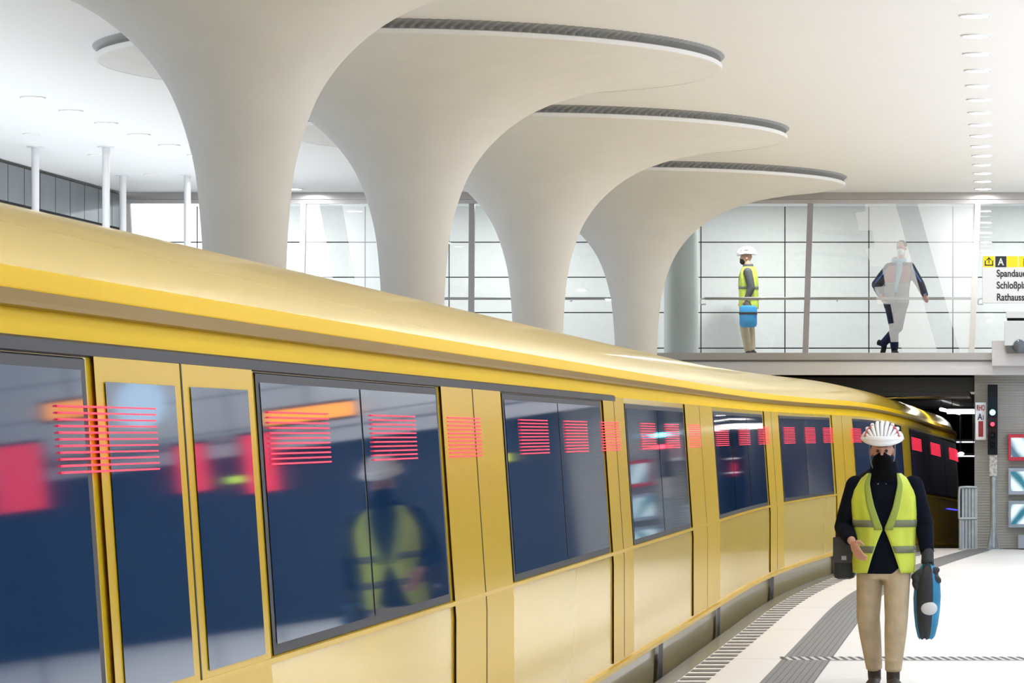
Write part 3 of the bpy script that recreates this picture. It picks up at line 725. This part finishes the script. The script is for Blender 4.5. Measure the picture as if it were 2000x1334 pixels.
def head(bm, c, s=1.0, yaw=0, tilt=0):
    R = Matrix.Rotation(yaw, 4, 'Z') @ Matrix.Rotation(tilt, 4, 'X')
    def T(v): return Vector(c)+(R @ Vector(v))*s
    ball(bm, T((0, .010, .03)), (.074*s, .092*s, .090*s), R, 20, 14)
    ball(bm, T((0, -.018, -.035)), (.057*s, .068*s, .078*s), R, 20, 14)
    ball(bm, T((0, -.045, -.088)), (.030*s, .030*s, .026*s), R)
    tube(bm, [T((0, -.082, .022)), T((0, -.104, -.018)), T((0, -.088, -.030))], [.009*s, .0145*s, .013*s], 8)
    tube(bm, [T((-.04, -.076, .034)), T((0, -.088, .032)), T((.04, -.076, .034))], .011*s, 8)
    for k in (-1, 1): ball(bm, T((k*.077, .012, -.004)), (.010*s, .020*s, .032*s), R, 10, 8)
    tube(bm, [T((-.022, -.080, -.058)), T((0, -.089, -.057)), T((.022, -.080, -.058))], .008*s, 8)
    return T, R
def arm(bm, sh, el, wr, r0, r1, r2):
    sh, el, wr = map(Vector, (sh, el, wr))
    tube(bm, [sh, sh.lerp(el, .5), el, el.lerp(wr, .4), wr], [r0, (r0+r1)/2*1.02, r1, (r1*.6+r2*.4)*1.05, r2], 14)
    ball(bm, sh, r0); ball(bm, el, r1*1.0)
def leg(bm, hip, kn, an, r0, r1, r2, calf=1.12):
    hip, kn, an = map(Vector, (hip, kn, an))
    tube(bm, [hip, hip.lerp(kn, .35), kn, kn.lerp(an, .3), an], [r0, r0*.9, r1, r1*calf*.95, r2], 16)
    ball(bm, hip, r0); ball(bm, kn, r1)
def shoe(bm, an, direc, s=1.0, pitch=0):
    d = nrm(direc); an = Vector(an)
    up = Vector((0, 0, 1)); side = d.cross(up).normalized(); up2 = side.cross(d)
    h = an-up2*.055*s
    m = Matrix((side, d, up2)).transposed().to_4x4()
    ball(bm, h-d*.02*s+up2*.005, (.040*s, .062*s, .050*s), m); ball(bm, h+d*.12*s-up2*.014*s, (.047*s, .085*s, .036*s), m)
    tube(bm, [h-d*.05*s-up2*.010, h+d*.06*s-up2*.015*s, h+d*.16*s-up2*.02*s], [.042*s, .044*s, .040*s], 12, flat=.7)
    tube(bm, [an+up2*.05*s, h], [.047*s, .045*s], 12)
def helmet(parent, c, yaw=0, tilt=0, s=1.0):
    R = Matrix.Rotation(yaw, 4, 'Z') @ Matrix.Rotation(tilt, 4, 'X'); c = Vector(c)
    hp = thing_part('helmet', parent)
    bm = B(); ball(bm, (0, 0, 0), (.102*s, .132*s, .094*s), None, 28, 20)
    bmesh.ops.delete(bm, geom=[v for v in bm.verts if v.co.z < -.012], context='VERTS')
    bmesh.ops.transform(bm, matrix=Matrix.Translation(c) @ R, verts=bm.verts)
    o = obj('helmet', bm, M['helmet_in'], parent, smooth=True)
    sh = B()
    for k in range(-4, 5):
        x = k*.030*s; pts = []
        for j in range(13):
            a = PI*(.02+.96*j/12); yy = -math.cos(a)*.146*s; zz = math.sin(a)
            xx = x*(.45+.55*zz); q = max(0, 1-(xx/(.115*s))**2); pts.append(c+R @ Vector((xx*1.05, yy*math.sqrt(q), (.104*s*zz*math.sqrt(q)+.002))))
        tube(sh, pts, [.004*s if j in (0, 12) else (.0085+.004*math.sin(PI*j/12))*s for j in range(13)], 8)
    obj('helmet_ribs', sh, M['helmet'], o, smooth=True)
    rim = B(); pts = [c+R @ Vector((math.cos(a)*.114*s, math.sin(a)*.147*s, -.004+.010*math.cos(2*a))) for a in [i*2*PI/32 for i in range(33)]]
    tube(rim, pts, .016*s, 10, cap=False, flat=1.2); obj('helmet_rim', rim, M['helmet'], o, smooth=True)
    vz = B(); pts = [c+R @ Vector((math.cos(a)*.112*s, math.sin(a)*.15*s, .014)) for a in [PI*1.18+i*PI*.64/16 for i in range(17)]]
    tube(vz, pts, .017*s, 8, flat=1.1); obj('helmet_visor', vz, M['helmet'], o, smooth=True)
    rd = B()
    for k in (-1, 1):
        pts = [c+R @ Vector((k*.105*s*math.cos(t_), -.09*s+t_*.04, .02+.09*s*math.sin(t_))) for t_ in (0.05, .35, .7, 1.0)]
        tube(rd, pts, .007*s, 8)
    obj('helmet_accent', rd, M['helmet_red'], o, smooth=True)
    return o
def thing_part(*a): return None

TORSO = [(.78, .185, .130), (.86, .190, .135), (.95, .185, .130), (1.08, .188, .128), (1.20, .200, .130), (1.30, .205, .126), (1.37, .195, .115), (1.42, .165, .100), (1.455, .115, .085), (1.49, .075, .075)]
def torso_at(z):
    for (a, x0, y0), (b, x1, y1) in zip(TORSO, TORSO[1:]):
        if z <= b: t_ = max(0, (z-a)/(b-a)); return x0+(x1-x0)*t_, y0+(y1-y0)*t_
    return TORSO[-1][1:]
def vest(parent, o, s=1.0, yaw=0, gaps=((.785, .105), (.95, .05), (1.085, .004), (1.10, .004), (1.25, .052), (1.40, .085), (1.485, .085)), z0=.785):
    """open-fronted high-visibility vest around the torso; o = feet origin"""
    R = Matrix.Rotation(yaw, 3, 'Z'); o = Vector(o)
    def gap(z): return interp(list(gaps), z)
    zs_ = [z0+i*(1.478-z0)/30 for i in range(31)]
    def shell(bm, zl, off, t0, t1, n=40):
        rows = []
        for z in zl:
            rx, ry = torso_at(z); rx += off; ry += off; g = gap(z)
            gh = math.asin(min(.95, g/rx)); row = []
            for k in range(n+1):
                u = t0+(t1-t0)*k/n; a = -PI/2+gh+u*(2*PI-2*gh)
                fold = .004*math.sin(a*9+z*6)*(1 if z < 1.3 else .3)
                ca, sa = math.cos(a), math.sin(a)
                row.append(bm.verts.new(o+(R @ Vector(((rx+fold)*math.copysign(abs(ca)**.85, ca), (ry+fold)*math.copysign(abs(sa)**.85, sa), z)))*s))
            rows.append(row)
        for i in range(len(rows)-1):
            for k in range(n): bm.faces.new([rows[i][k], rows[i][k+1], rows[i+1][k+1], rows[i+1][k]])
        return bm
    v = obj('vest', shell(B(), zs_, .030, 0, 1, 64), M['vest'], parent, smooth=True)
    md = v.modifiers.new('thick', 'SOLIDIFY'); md.thickness = .006
    for za in (.925, 1.105):
        b = obj('reflective_band', shell(B(), [za, za+.024, za+.048], .0345, .004, .996, 64), M['band'], v, smooth=True)
        md = b.modifiers.new('thick', 'SOLIDIFY'); md.thickness = .003
    eb = shell(B(), [z for z in zs_ if z >= 1.08], .034, .0, .035, 4); shell(eb, [z for z in zs_ if z >= 1.08], .034, .965, 1.0, 4)
    b = obj('vest_border', eb, M['vest_edge'], v, smooth=True); md = b.modifiers.new('thick', 'SOLIDIFY'); md.thickness = .003
    return v

# ---- the man walking towards the camera
oD = 25.0; ox = (1727-PX)*oD/F; O = Vector((ox, oD, 0))
man = thing('person', 'person in white cycle helmet and yellow vest walking on the platform, carrying a blue bag', 'person', O)
def o3(x, y, z): return O+Vector((x, y, z))
hc = o3(-.012, -.03, 1.625)
j = dict(ls=o3(-.195, 0, 1.385), le=o3(-.285, .03, 1.10), lw=o3(-.215, -.20, 1.005), rs=o3(.20, 0, 1.385), re=o3(.275, .05, 1.13), rw=o3(.303, -.03, .90),
         lh=o3(-.09, 0, .90), lk=o3(-.112, .02, .47), la=o3(-.075, .17, .095), rh=o3(.09, 0, .90), rk=o3(.088, -.12, .47), ra=o3(.065, -.10, .095))
bm = B(); T, R_ = head(bm, hc, 1.0, .0, .05)
tube(bm, [hc+Vector((0, .02, -.06)), o3(0, .005, 1.42)], [.056, .062], 14)
loft(bm, [(O.x, O.y, z, rx*.88, ry*.85) for z, rx, ry in TORSO])
arm(bm, j['ls'], j['le'], j['lw'], .050, .040, .028); arm(bm, j['rs'], j['re'], j['rw'], .050, .040, .028)
leg(bm, j['lh'], j['lk'], j['la'], .080, .052, .038); leg(bm, j['rh'], j['rk'], j['ra'], .080, .052, .038)
hand(bm, j['lw'], (.33, -.38, -.62), (.6, .45, -.1), 1, 1.05, .35)
hand(bm, j['rw'], (.02, -.05, -1), (-1, 0, 0), 1, 1.0, .85)
body = remeshed('body', bm, .0062, M['skin'], man, 4)
for k in (-1, 1): ball(e := B(), T((k*.031, -.078, .012)), .011, None, 12, 8); obj('eye', e, M['eye'], body, smooth=True)
bm = B(); loft(bm, [(O.x, O.y, z, rx+.004, ry+.004) for z, rx, ry in TORSO[:-1]])
loft(bm, [(O.x, O.y-.01, z, r*1.12, r) for z, r in ((1.42, .115), (1.48, .098), (1.53, .085), (1.56, .083))])      # collar
arm(bm, j['ls'], j['le'], j['lw'].lerp(j['le'], .12), .078, .066, .047); arm(bm, j['rs'], j['re'], j['rw'].lerp(j['re'], .06), .078, .064, .048)
for i in range(5):
    a_ = j['rs'].lerp(j['re'], .35+.16*i); ball(bm, a_, (.074, .074, .022))
remeshed('jacket', bm, .010, M['jacket'], man, 4)
bm = B(); loft(bm, [(O.x, O.y, z, rx, ry) for z, rx, ry in ((.74, .165, .12), (.80, .178, .130), (.9, .178, .130), (1.0, .165, .120))])
leg(bm, j['lh']+Vector((-.005, 0, 0)), j['lk'], j['la']+Vector((0, 0, .01)), .105, .082, .058, 1.0); leg(bm, j['rh'], j['rk'], j['ra']+Vector((0, 0, .01)), .105, .082, .058, 1.0)
for kk, aa in ((j['lk'], j['la']), (j['rk'], j['ra'])):
    for f_ in (.08, .3, .55, .78, .95): ball(bm, kk.lerp(aa, f_)+Vector((.006*math.sin(f_*20), -.01, 0)), (.072-.012*f_, .072-.012*f_, .020))
remeshed('trousers', bm, .010, M['khaki'], man, 3)
for aa, dd in ((j['la'], (-.08, -1, -.18)), (j['ra'], (.10, -1, 0))):
    bm = B(); shoe(bm, aa, dd, 1.05); remeshed('shoe', bm, .008, M['shoe'], man, 2)
vest(man, O)
bm = B(); ball(bm, T((0, -.035, -.060)), (.070, .078, .062)); ball(bm, T((0, -.062, -.032)), (.046, .058, .038)); tube(bm, [T((0, -.02, -.08)), o3(0, -.03, 1.45)], [.068, .10], 16)
ball(bm, o3(0, -.075, 1.45), (.09, .05, .06))
remeshed('face_mask', bm, .008, M['mask_black'], man, 4)
h_ = helmet(man, T((0, .012, .088)), 0, .08, 1.12)
bm = B()
for k in (-1, 1): tube(bm, cat([T((k*.088, 0, .05)), T((k*.086, -.01, -.03)), T((k*.06, -.05, -.12)), T((0.01*k, -.075, -.175)), T((.03*k, -.09, -.22))]), .0035, 6)
obj('chin_strap', bm, mat('strap_grey', (.25, .27, .30), .5), man)
bm = B(); hw = j['rw']; 
arm(bm, hw+Vector((0, 0, .03)), hw+Vector((0, -.01, -.02)), hw+Vector((0, -.02, -.05)), .042, .044, .046)
hand(bm, hw, (.02, -.05, -1), (-1, 0, 0), 1, 1.22, .85); remeshed('glove', bm, .007, M['bag_black'], man, 3)
# shoulder bag
bg = thing('shoulder_bag', 'black shoulder bag hanging at the hip of the walking person in the helmet', 'bag', o3(-.26, .12, .74))
bm = B(); box(bm, o3(-.36, .06, .735), o3(-.205, .25, 1.02), 0, .035); obj('bag_body', bm, M['bag_black'], bg, smooth=True)
bm = B(); box(bm, o3(-.36, .045, .85), o3(-.208, .06, 1.03), 0, .006); obj('flap', bm, mat('bag_flap', (.05, .05, .055), .5), bg)
obj('buckle', bxm(o3(-.30, .038, .87), o3(-.265, .046, .90), .002), M['galv'], bg)
obj('strap', tube(B(), cat([o3(-.33, .12, 1.0), o3(-.315, .14, 1.2), o3(-.22, .15, 1.40), o3(-.08, .10, 1.50), o3(.05, .13, 1.46)]), .016, 8, flat=.4), M['bag_black'], bg)
# blue bag in the hand
bb = thing('blue_bag', 'blue and black bag carried low in the gloved hand of the walking person', 'bag', o3(.31, 0, .34))
secs = [(.325, .045, .03), (.345, .060, .05), (.42, .078, .08), (.52, .090, .095), (.62, .095, .10), (.72, .088, .10), (.80, .07, .08), (.84, .04, .05)]
bm = B(); rings = []; seg = 28
for z, rx, ry in secs:
    cx = .305+(.84-z)*-.02; rings.append([bm.verts.new(o3(cx+rx*math.cos(k*2*PI/seg)*(1+.03*math.sin(5*k)), -.03+ry*math.sin(k*2*PI/seg), z+.008*math.sin(k*1.7))) for k in range(seg)])
for i in range(len(rings)-1):
    for k in range(seg):
        f = bm.faces.new([rings[i][k], rings[i][(k+1) % seg], rings[i+1][(k+1) % seg], rings[i+1][k]])
        a = (k+.5)*360/seg; f.material_index = 1 if 215 < a < 290 else 0
bm.faces.new(rings[0][::-1]); bm.faces.new(rings[-1]); obj('bag_body', bm, [M['bag_blue'], M['bag_black']], bb, smooth=True)
bm = B(); ball(bm, o3(.315, -.112, .54), (.058, .034, .048)); obj('grey_patch', bm, M['bag_grey'], bb, smooth=True)
bm = B()
for k, (x, z, a) in enumerate(((.235, .74, .6), (.26, .785, -.3), (.355, .75, .7), (.34, .79, -.5), (.235, .69, .9))): ball(bm, o3(x, -.06, z), (.055, .045, .03), Matrix.Rotation(a, 4, 'Y'))
remeshed('bag_top_folds', bm, .008, M['bag_black'], bb, 3)
obj('handle', tube(B(), cat([o3(.27, -.04, .81), o3(.285, -.05, .87), o3(.31, -.05, .878), o3(.33, -.05, .87), o3(.345, -.04, .81)]), .010, 8), M['bag_black'], bb, smooth=True)

# ---- the man leaning on the gallery handrail
GD = 54.75
def g(x, y, dd=0): return P(x, y, GD+dd)
gm = thing('person', 'person in white mask and navy jacket leaning on the gallery handrail, legs crossed', 'person', Vector((g(1745, 692).x, GD, ZG)))
bm = B(); hc2 = g(1760.5, 485, -.02); T2, R2 = head(bm, hc2, .98, -.35, .05)
tube(bm, [hc2+Vector((0, .02, -.05)), g(1758, 517)], [.054, .062], 12)
tors = [g(1756, 512), g(1755, 525), g(1753, 545), g(1750, 570), g(1750, 592), g(1750, 603)]
def tl(bm, pts, rx, ry): loft(bm, [(p.x, p.y, p.z, a, b) for p, a, b in zip(pts, rx, ry)][::-1])
tl(bm, tors, (.10, .17, .165, .15, .155, .14), (.08, .1, .105, .1, .11, .1))
J = dict(ls=g(1737, 524), le=g(1713, 556, .1), lw=g(1720, 577, -.12), rs=g(1777, 522), re=g(1797, 555, -.02), rw=g(1807, 577, -.37),
         lh=g(1740, 600), lk=g(1746, 640, -.03), la=g(1747, 680, .02), rh=g(1760, 600), rk=g(1754, 640, -.16), ra=g(1724, 672, .12))
arm(bm, J['ls'], J['le'], J['lw'], .048, .038, .027); arm(bm, J['rs'], J['re'], J['rw'], .048, .038, .027)
leg(bm, J['lh'], J['lk'], J['la'], .078, .05, .036); leg(bm, J['rh'], J['rk'], J['ra'], .078, .05, .036)
hand(bm, J['lw'], (.25, -.3, -.8), (1, .2, 0), 1, 1, .5); hand(bm, J['rw'], (.15, -.6, -.35), (0, -.35, -1), 1, 1, .8)
b2 = remeshed('body', bm, .009, M['skin'], gm, 2)
for k in (-1, 1): ball(e := B(), T2((k*.031, -.080, .012)), .010, None, 10, 8); obj('eye', e, M['eye'], b2)
bm = B(); ball(bm, T2((0, .022, .045)), (.080, .093, .082), R2)
o = remeshed('hair', bm, .009, M['hair'], gm, 2)
bm = bmesh.new(); bm.from_mesh(o.data)
bmesh.ops.delete(bm, geom=[v for v in bm.verts if (R2.inverted() @ (v.co-hc2)).y < -.045 or ((R2.inverted() @ (v.co-hc2)).z < -.01)], context='VERTS'); bm.to_mesh(o.data); bm.free()
bm = B(); ball(bm, T2((0, -.045, -.052)), (.058, .062, .055), R2); ball(bm, T2((0, -.085, -.03)), (.028, .03, .03), R2); remeshed('face_mask', bm, .008, M['mask_white'], gm, 2)
bm = B(); tl(bm, tors, (.125, .205, .205, .200, .200, .175), (.10, .125, .135, .13, .14, .13))
arm(bm, J['ls'], J['le'], J['lw'].lerp(J['le'], .05), .085, .085, .052); arm(bm, J['rs'], J['re'], J['rw'].lerp(J['re'], .03), .080, .070, .050)
remeshed('jacket', bm, .012, M['navy'], gm, 4)
def front(bm, pts, dy): plate(bm, [g(x, y, -dy) for x, y in pts], .02, (0, 1, 0))
def shell_patch(name, m, x0f, x1f, ya, yb, off, parent, n=8, nz=10):       # a panel wrapped on the jacket front
    bm = B(); rows = []
    for i in range(nz+1):
        y = ya+(yb-ya)*i/nz; k = max(0, min(1, (y-512)/(603-512)))*5; i0 = min(4, int(k)); t_ = k-i0
        RX = (.125, .205, .205, .200, .200, .175); RY = (.10, .125, .135, .13, .14, .13)
        c = tors[i0].lerp(tors[i0+1], t_); rx = RX[i0]*(1-t_)+RX[i0+1]*t_+off; ry = RY[i0]*(1-t_)+RY[i0+1]*t_+off
        a0, a1 = x0f(y), x1f(y); row = []
        for q in range(n+1):
            u = a0+(a1-a0)*q/n; u = max(-.97, min(.97, u))
            row.append(bm.verts.new((c.x+rx*u, c.y-ry*math.sqrt(1-abs(u)**2.4), P(0, y, GD).z)))
        rows.append(row)
    for i in range(nz):
        for q in range(n): bm.faces.new([rows[i][q], rows[i][q+1], rows[i+1][q+1], rows[i+1][q]])
    o = obj(name, bm, m, parent, smooth=True); md = o.modifiers.new('t', 'SOLIDIFY'); md.thickness = .006; return o
shell_patch('jacket_panel', M['maroon'], lambda y: -.86, lambda y: -.18, 520, 553, .014, gm); shell_patch('jacket_panel', M['maroon'], lambda y: .22, lambda y: .84, 520, 553, .014, gm)
shell_patch('jacket_hem', M['jacket_grey'], lambda y: -.86, lambda y: -.13+(y-553)*.003, 553, 592, .014, gm); shell_patch('jacket_hem', M['jacket_grey'], lambda y: .12-(y-553)*.003, lambda y: .84, 553, 592, .014, gm)
shell_patch('hoodie_front', M['hoodie'], lambda y: -.17+(y-512)*.0010, lambda y: .34-(y-512)*.0048, 512, 572, .017, gm)
bm = B(); pts = [Vector((tors[0].x+.088*math.cos(a), tors[0].y+.075*math.sin(a)-.01, tors[0].z+.035+.02*math.sin(a))) for a in [i*2*PI/20 for i in range(21)]]
tube(bm, pts, .033, 10, cap=False); obj('hood', bm, M['hoodie'], gm, smooth=True)
for a, b, c in ((J['ls'], J['le'], J['lw']), (J['rs'], J['re'], J['rw'])):
    off = Vector((-.03 if a is J['ls'] else .03, -.078, 0)); obj('sleeve_stripe', tube(B(), cat([a+off, a.lerp(b, .5)+off*1.02, b+off*.98, b.lerp(c, .5)+off*.85, c+off*.65]), .010, 8), M['stripe_blue'], gm, smooth=True)
bm = B(); p = g(1750, 598); loft(bm, [(p.x, p.y, p.z+dz, rx, ry) for dz, rx, ry in ((-.10, .15, .11), (0, .165, .125), (.08, .15, .115))])
leg(bm, J['lh'], J['lk'], J['la'], .095, .075, .062, 1); leg(bm, J['rh'], J['rk'], J['ra'], .095, .075, .060, 1)
remeshed('trousers', bm, .012, M['navy_trousers'], gm, 3)
bm = B(); shoe(bm, J['la'], (.15, -1, 0), 1.1); ball(bm, J['la']+Vector((0, 0, .02)), (.062, .065, .06)); remeshed('boot', bm, .010, M['black'], gm, 2)
bm = B(); shoe(bm, J['ra']+Vector((-.03, 0, .015)), (-.25, .1, -.95), 1.0); remeshed('boot', bm, .010, M['black'], gm, 2)

# ---- the walker on the gallery
WD = 56.2; W = Vector(((1462-PX)*WD/F, WD, ZG)); sW = .95
wk = thing('person', 'person in a helmet and yellow vest walking along the gallery with a blue bag', 'person', W)
def w3(x, y, z): return W+Vector((x, y, z))*sW
bm = B(); hcw = w3(-.04, 0, 1.62); T3, R3 = head(bm, hcw, .95, -PI/2, .05)
tube(bm, [hcw+Vector((.01, 0, -.05)), w3(0, 0, 1.42)], [.054, .06], 12)
RZ = Matrix.Rotation(-PI/2, 3, 'Z')
loft(bm, [(W.x, W.y, W.z+z*sW, ry*.88*sW, rx*.85*sW) for z, rx, ry in TORSO])
K = dict(ls=w3(0, -.19, 1.38), le=w3(.06, -.22, 1.12), lw=w3(-.02, -.24, .92), rs=w3(0, .19, 1.38), re=w3(-.04, .22, 1.12), rw=w3(-.12, .2, .92),
         lh=w3(0, -.09, .9), lk=w3(-.06, -.09, .48), la=w3(0, -.08, .08), rh=w3(0, .09, .9), rk=w3(.02, .09, .48), ra=w3(.05, .08, .1))
arm(bm, K['ls'], K['le'], K['lw'], .048, .038, .027); arm(bm, K['rs'], K['re'], K['rw'], .048, .038, .027)
leg(bm, K['lh'], K['lk'], K['la'], .078, .05, .036); leg(bm, K['rh'], K['rk'], K['ra'], .078, .05, .036)
hand(bm, K['lw'], (0, 0, -1), (0, 1, 0), -1, 1, .6); hand(bm, K['rw'], (0, 0, -1), (0, -1, 0), 1, 1, .6)
remeshed('body', bm, .010, M['skin'], wk, 2)
bm = B(); loft(bm, [(W.x, W.y, W.z+z*sW, (ry+.004)*sW, (rx+.004)*sW) for z, rx, ry in TORSO[:-1]]); tube(bm, [w3(0, 0, 1.42), w3(-.01, 0, 1.52)], [.10, .08], 14)
arm(bm, K['ls'], K['le'], K['lw'].lerp(K['le'], .1), .075, .062, .045); arm(bm, K['rs'], K['re'], K['rw'].lerp(K['re'], .1), .075, .062, .045)
remeshed('jacket', bm, .013, mat('grey_jacket', (.06, .065, .07), .8), wk, 3)
bm = B(); loft(bm, [(W.x, W.y, W.z+z*sW, rx*sW, ry*sW) for z, rx, ry in ((.76, .12, .165), (.85, .13, .178), (1.0, .12, .165))])
leg(bm, K['lh'], K['lk'], K['la'], .1, .075, .058, 1); leg(bm, K['rh'], K['rk'], K['ra'], .1, .075, .058, 1); remeshed('trousers', bm, .013, M['khaki'], wk, 3)
for aa in (K['la'], K['ra']): bm = B(); shoe(bm, aa, (-1, 0, 0), 1.0); remeshed('shoe', bm, .010, M['shoe'], wk, 2)
vest(wk, W, sW, -PI/2)
helmet(wk, T3((0, .012, .075)), -PI/2, .05, .98)
bm = B(); ball(bm, T3((0, -.045, -.052)), (.058, .062, .055), R3); remeshed('face_mask', bm, .009, M['mask_black'], wk, 2)
bb2 = thing('blue_bag', 'bright blue bag hanging at the side of the gallery walker', 'bag', w3(.02, -.29, .50))
box(bm := B(), w3(-.13, -.36, .47), w3(.16, -.23, .83), 0, .05); obj('bag_body', bm, mat('bag_bright_blue', (.03, .30, .62), .5), bb2, smooth=True)
obj('bag_band', bxm(w3(-.132, -.365, .68), w3(.162, -.228, .72), .004), M['bag_black'], bb2)
obj('handle', tube(B(), cat([w3(-.06, -.29, .81), w3(-.03, -.27, .90), w3(.02, -.27, .90), w3(.07, -.29, .81)]), .009, 8), M['bag_black'], bb2)

# ---------------------------------------------------------------- platform furniture beyond the right edge, mirrored in the train
th = math.atan(.075/1.1); pn = Vector((math.cos(th), 0, math.sin(th))); p0 = Vector((-2.5, 0, .9))
def mir(x, y, d):
    v = P(x, y, d); return v-2*(v-p0).dot(pn)*pn
c = mir(268, 790, 38)
t = thing('station_clock', 'round white station clock hanging over the platform beyond the right edge', 'clock', c)
bm = B(); lathe(bm, [(.0005, -.03), (.24, -.03), (.26, -.02), (.26, .02), (.24, .03), (.0005, .03)], (0, 0, 0), 40); bmesh.ops.rotate(bm, verts=bm.verts, cent=(0, 0, 0), matrix=Matrix.Rotation(PI/2, 3, 'X') ); bmesh.ops.rotate(bm, verts=bm.verts, cent=(0, 0, 0), matrix=Matrix.Rotation(-.28, 3, 'Z')); bmesh.ops.translate(bm, verts=bm.verts, vec=c)
obj('dial', bm, lum('clock_face', (.55, .78, 1), 2.2), t, smooth=True)
obj('rod', tube(B(), [(c.x, c.y, c.z+.25), (c.x, c.y, Z_CEIL)], .012, 8), M['black'], t)
def hung(px, py, d, w_, h_, m_, name, label, catg, pole=True):
    c = mir(px, py, d); t = thing(name, label, catg, c)
    bm = B(); box(bm, (-w_/2-.03, -.03, -h_/2-.03), (w_/2+.03, .05, h_/2+.03), 0, .01); box(bm, (-w_/2, -.036, -h_/2), (w_/2, -.03, h_/2), 1)
    bmesh.ops.rotate(bm, verts=bm.verts, cent=(0, 0, 0), matrix=Matrix.Rotation(-.28, 3, 'Z')); bmesh.ops.translate(bm, verts=bm.verts, vec=c)
    obj('panel', bm, [M['black'], m_], t)
    obj('rod', tube(B(), [(c.x, c.y, c.z+h_/2 if pole else 0), (c.x, c.y, Z_CEIL if pole else c.z-h_/2)], .015, 8), M['black'], t)
    return t
amber = lum('amber_led', (1, .36, .03), 3); redp = lum('red_lightbox', (1, .03, .06), 2.2)
hung(135, 800, 34, .5, .16, amber, 'train_indicator', 'amber train indicator hanging over the platform beyond the right edge, nearer one', 'display')
hung(600, 808, 36, .9, .14, amber, 'train_indicator', 'amber train indicator hanging over the platform beyond the right edge, farther one', 'display')
hung(30, 935, 30, .42, .55, redp, 'advertising_lightbox', 'red advertising lightbox beyond the right edge, nearest one', 'lightbox', False)
hung(370, 915, 38, .30, .50, redp, 'advertising_lightbox', 'red advertising lightbox beyond the right edge, middle one', 'lightbox', False)
hung(503, 905, 34, .30, .55, redp, 'advertising_lightbox', 'red advertising lightbox beyond the right edge, farthest one', 'lightbox', False)
hung(458, 937, 44, .22, .08, lum('green_exit', (.6, 1, .05), 2.5), 'exit_light', 'green exit light beyond the right edge', 'light')
hung(960, 897, 40, .3, .09, lum('yellow_sign', (.9, .95, .05), 2.5), 'yellow_sign', 'yellow lit sign beyond the right edge', 'sign')
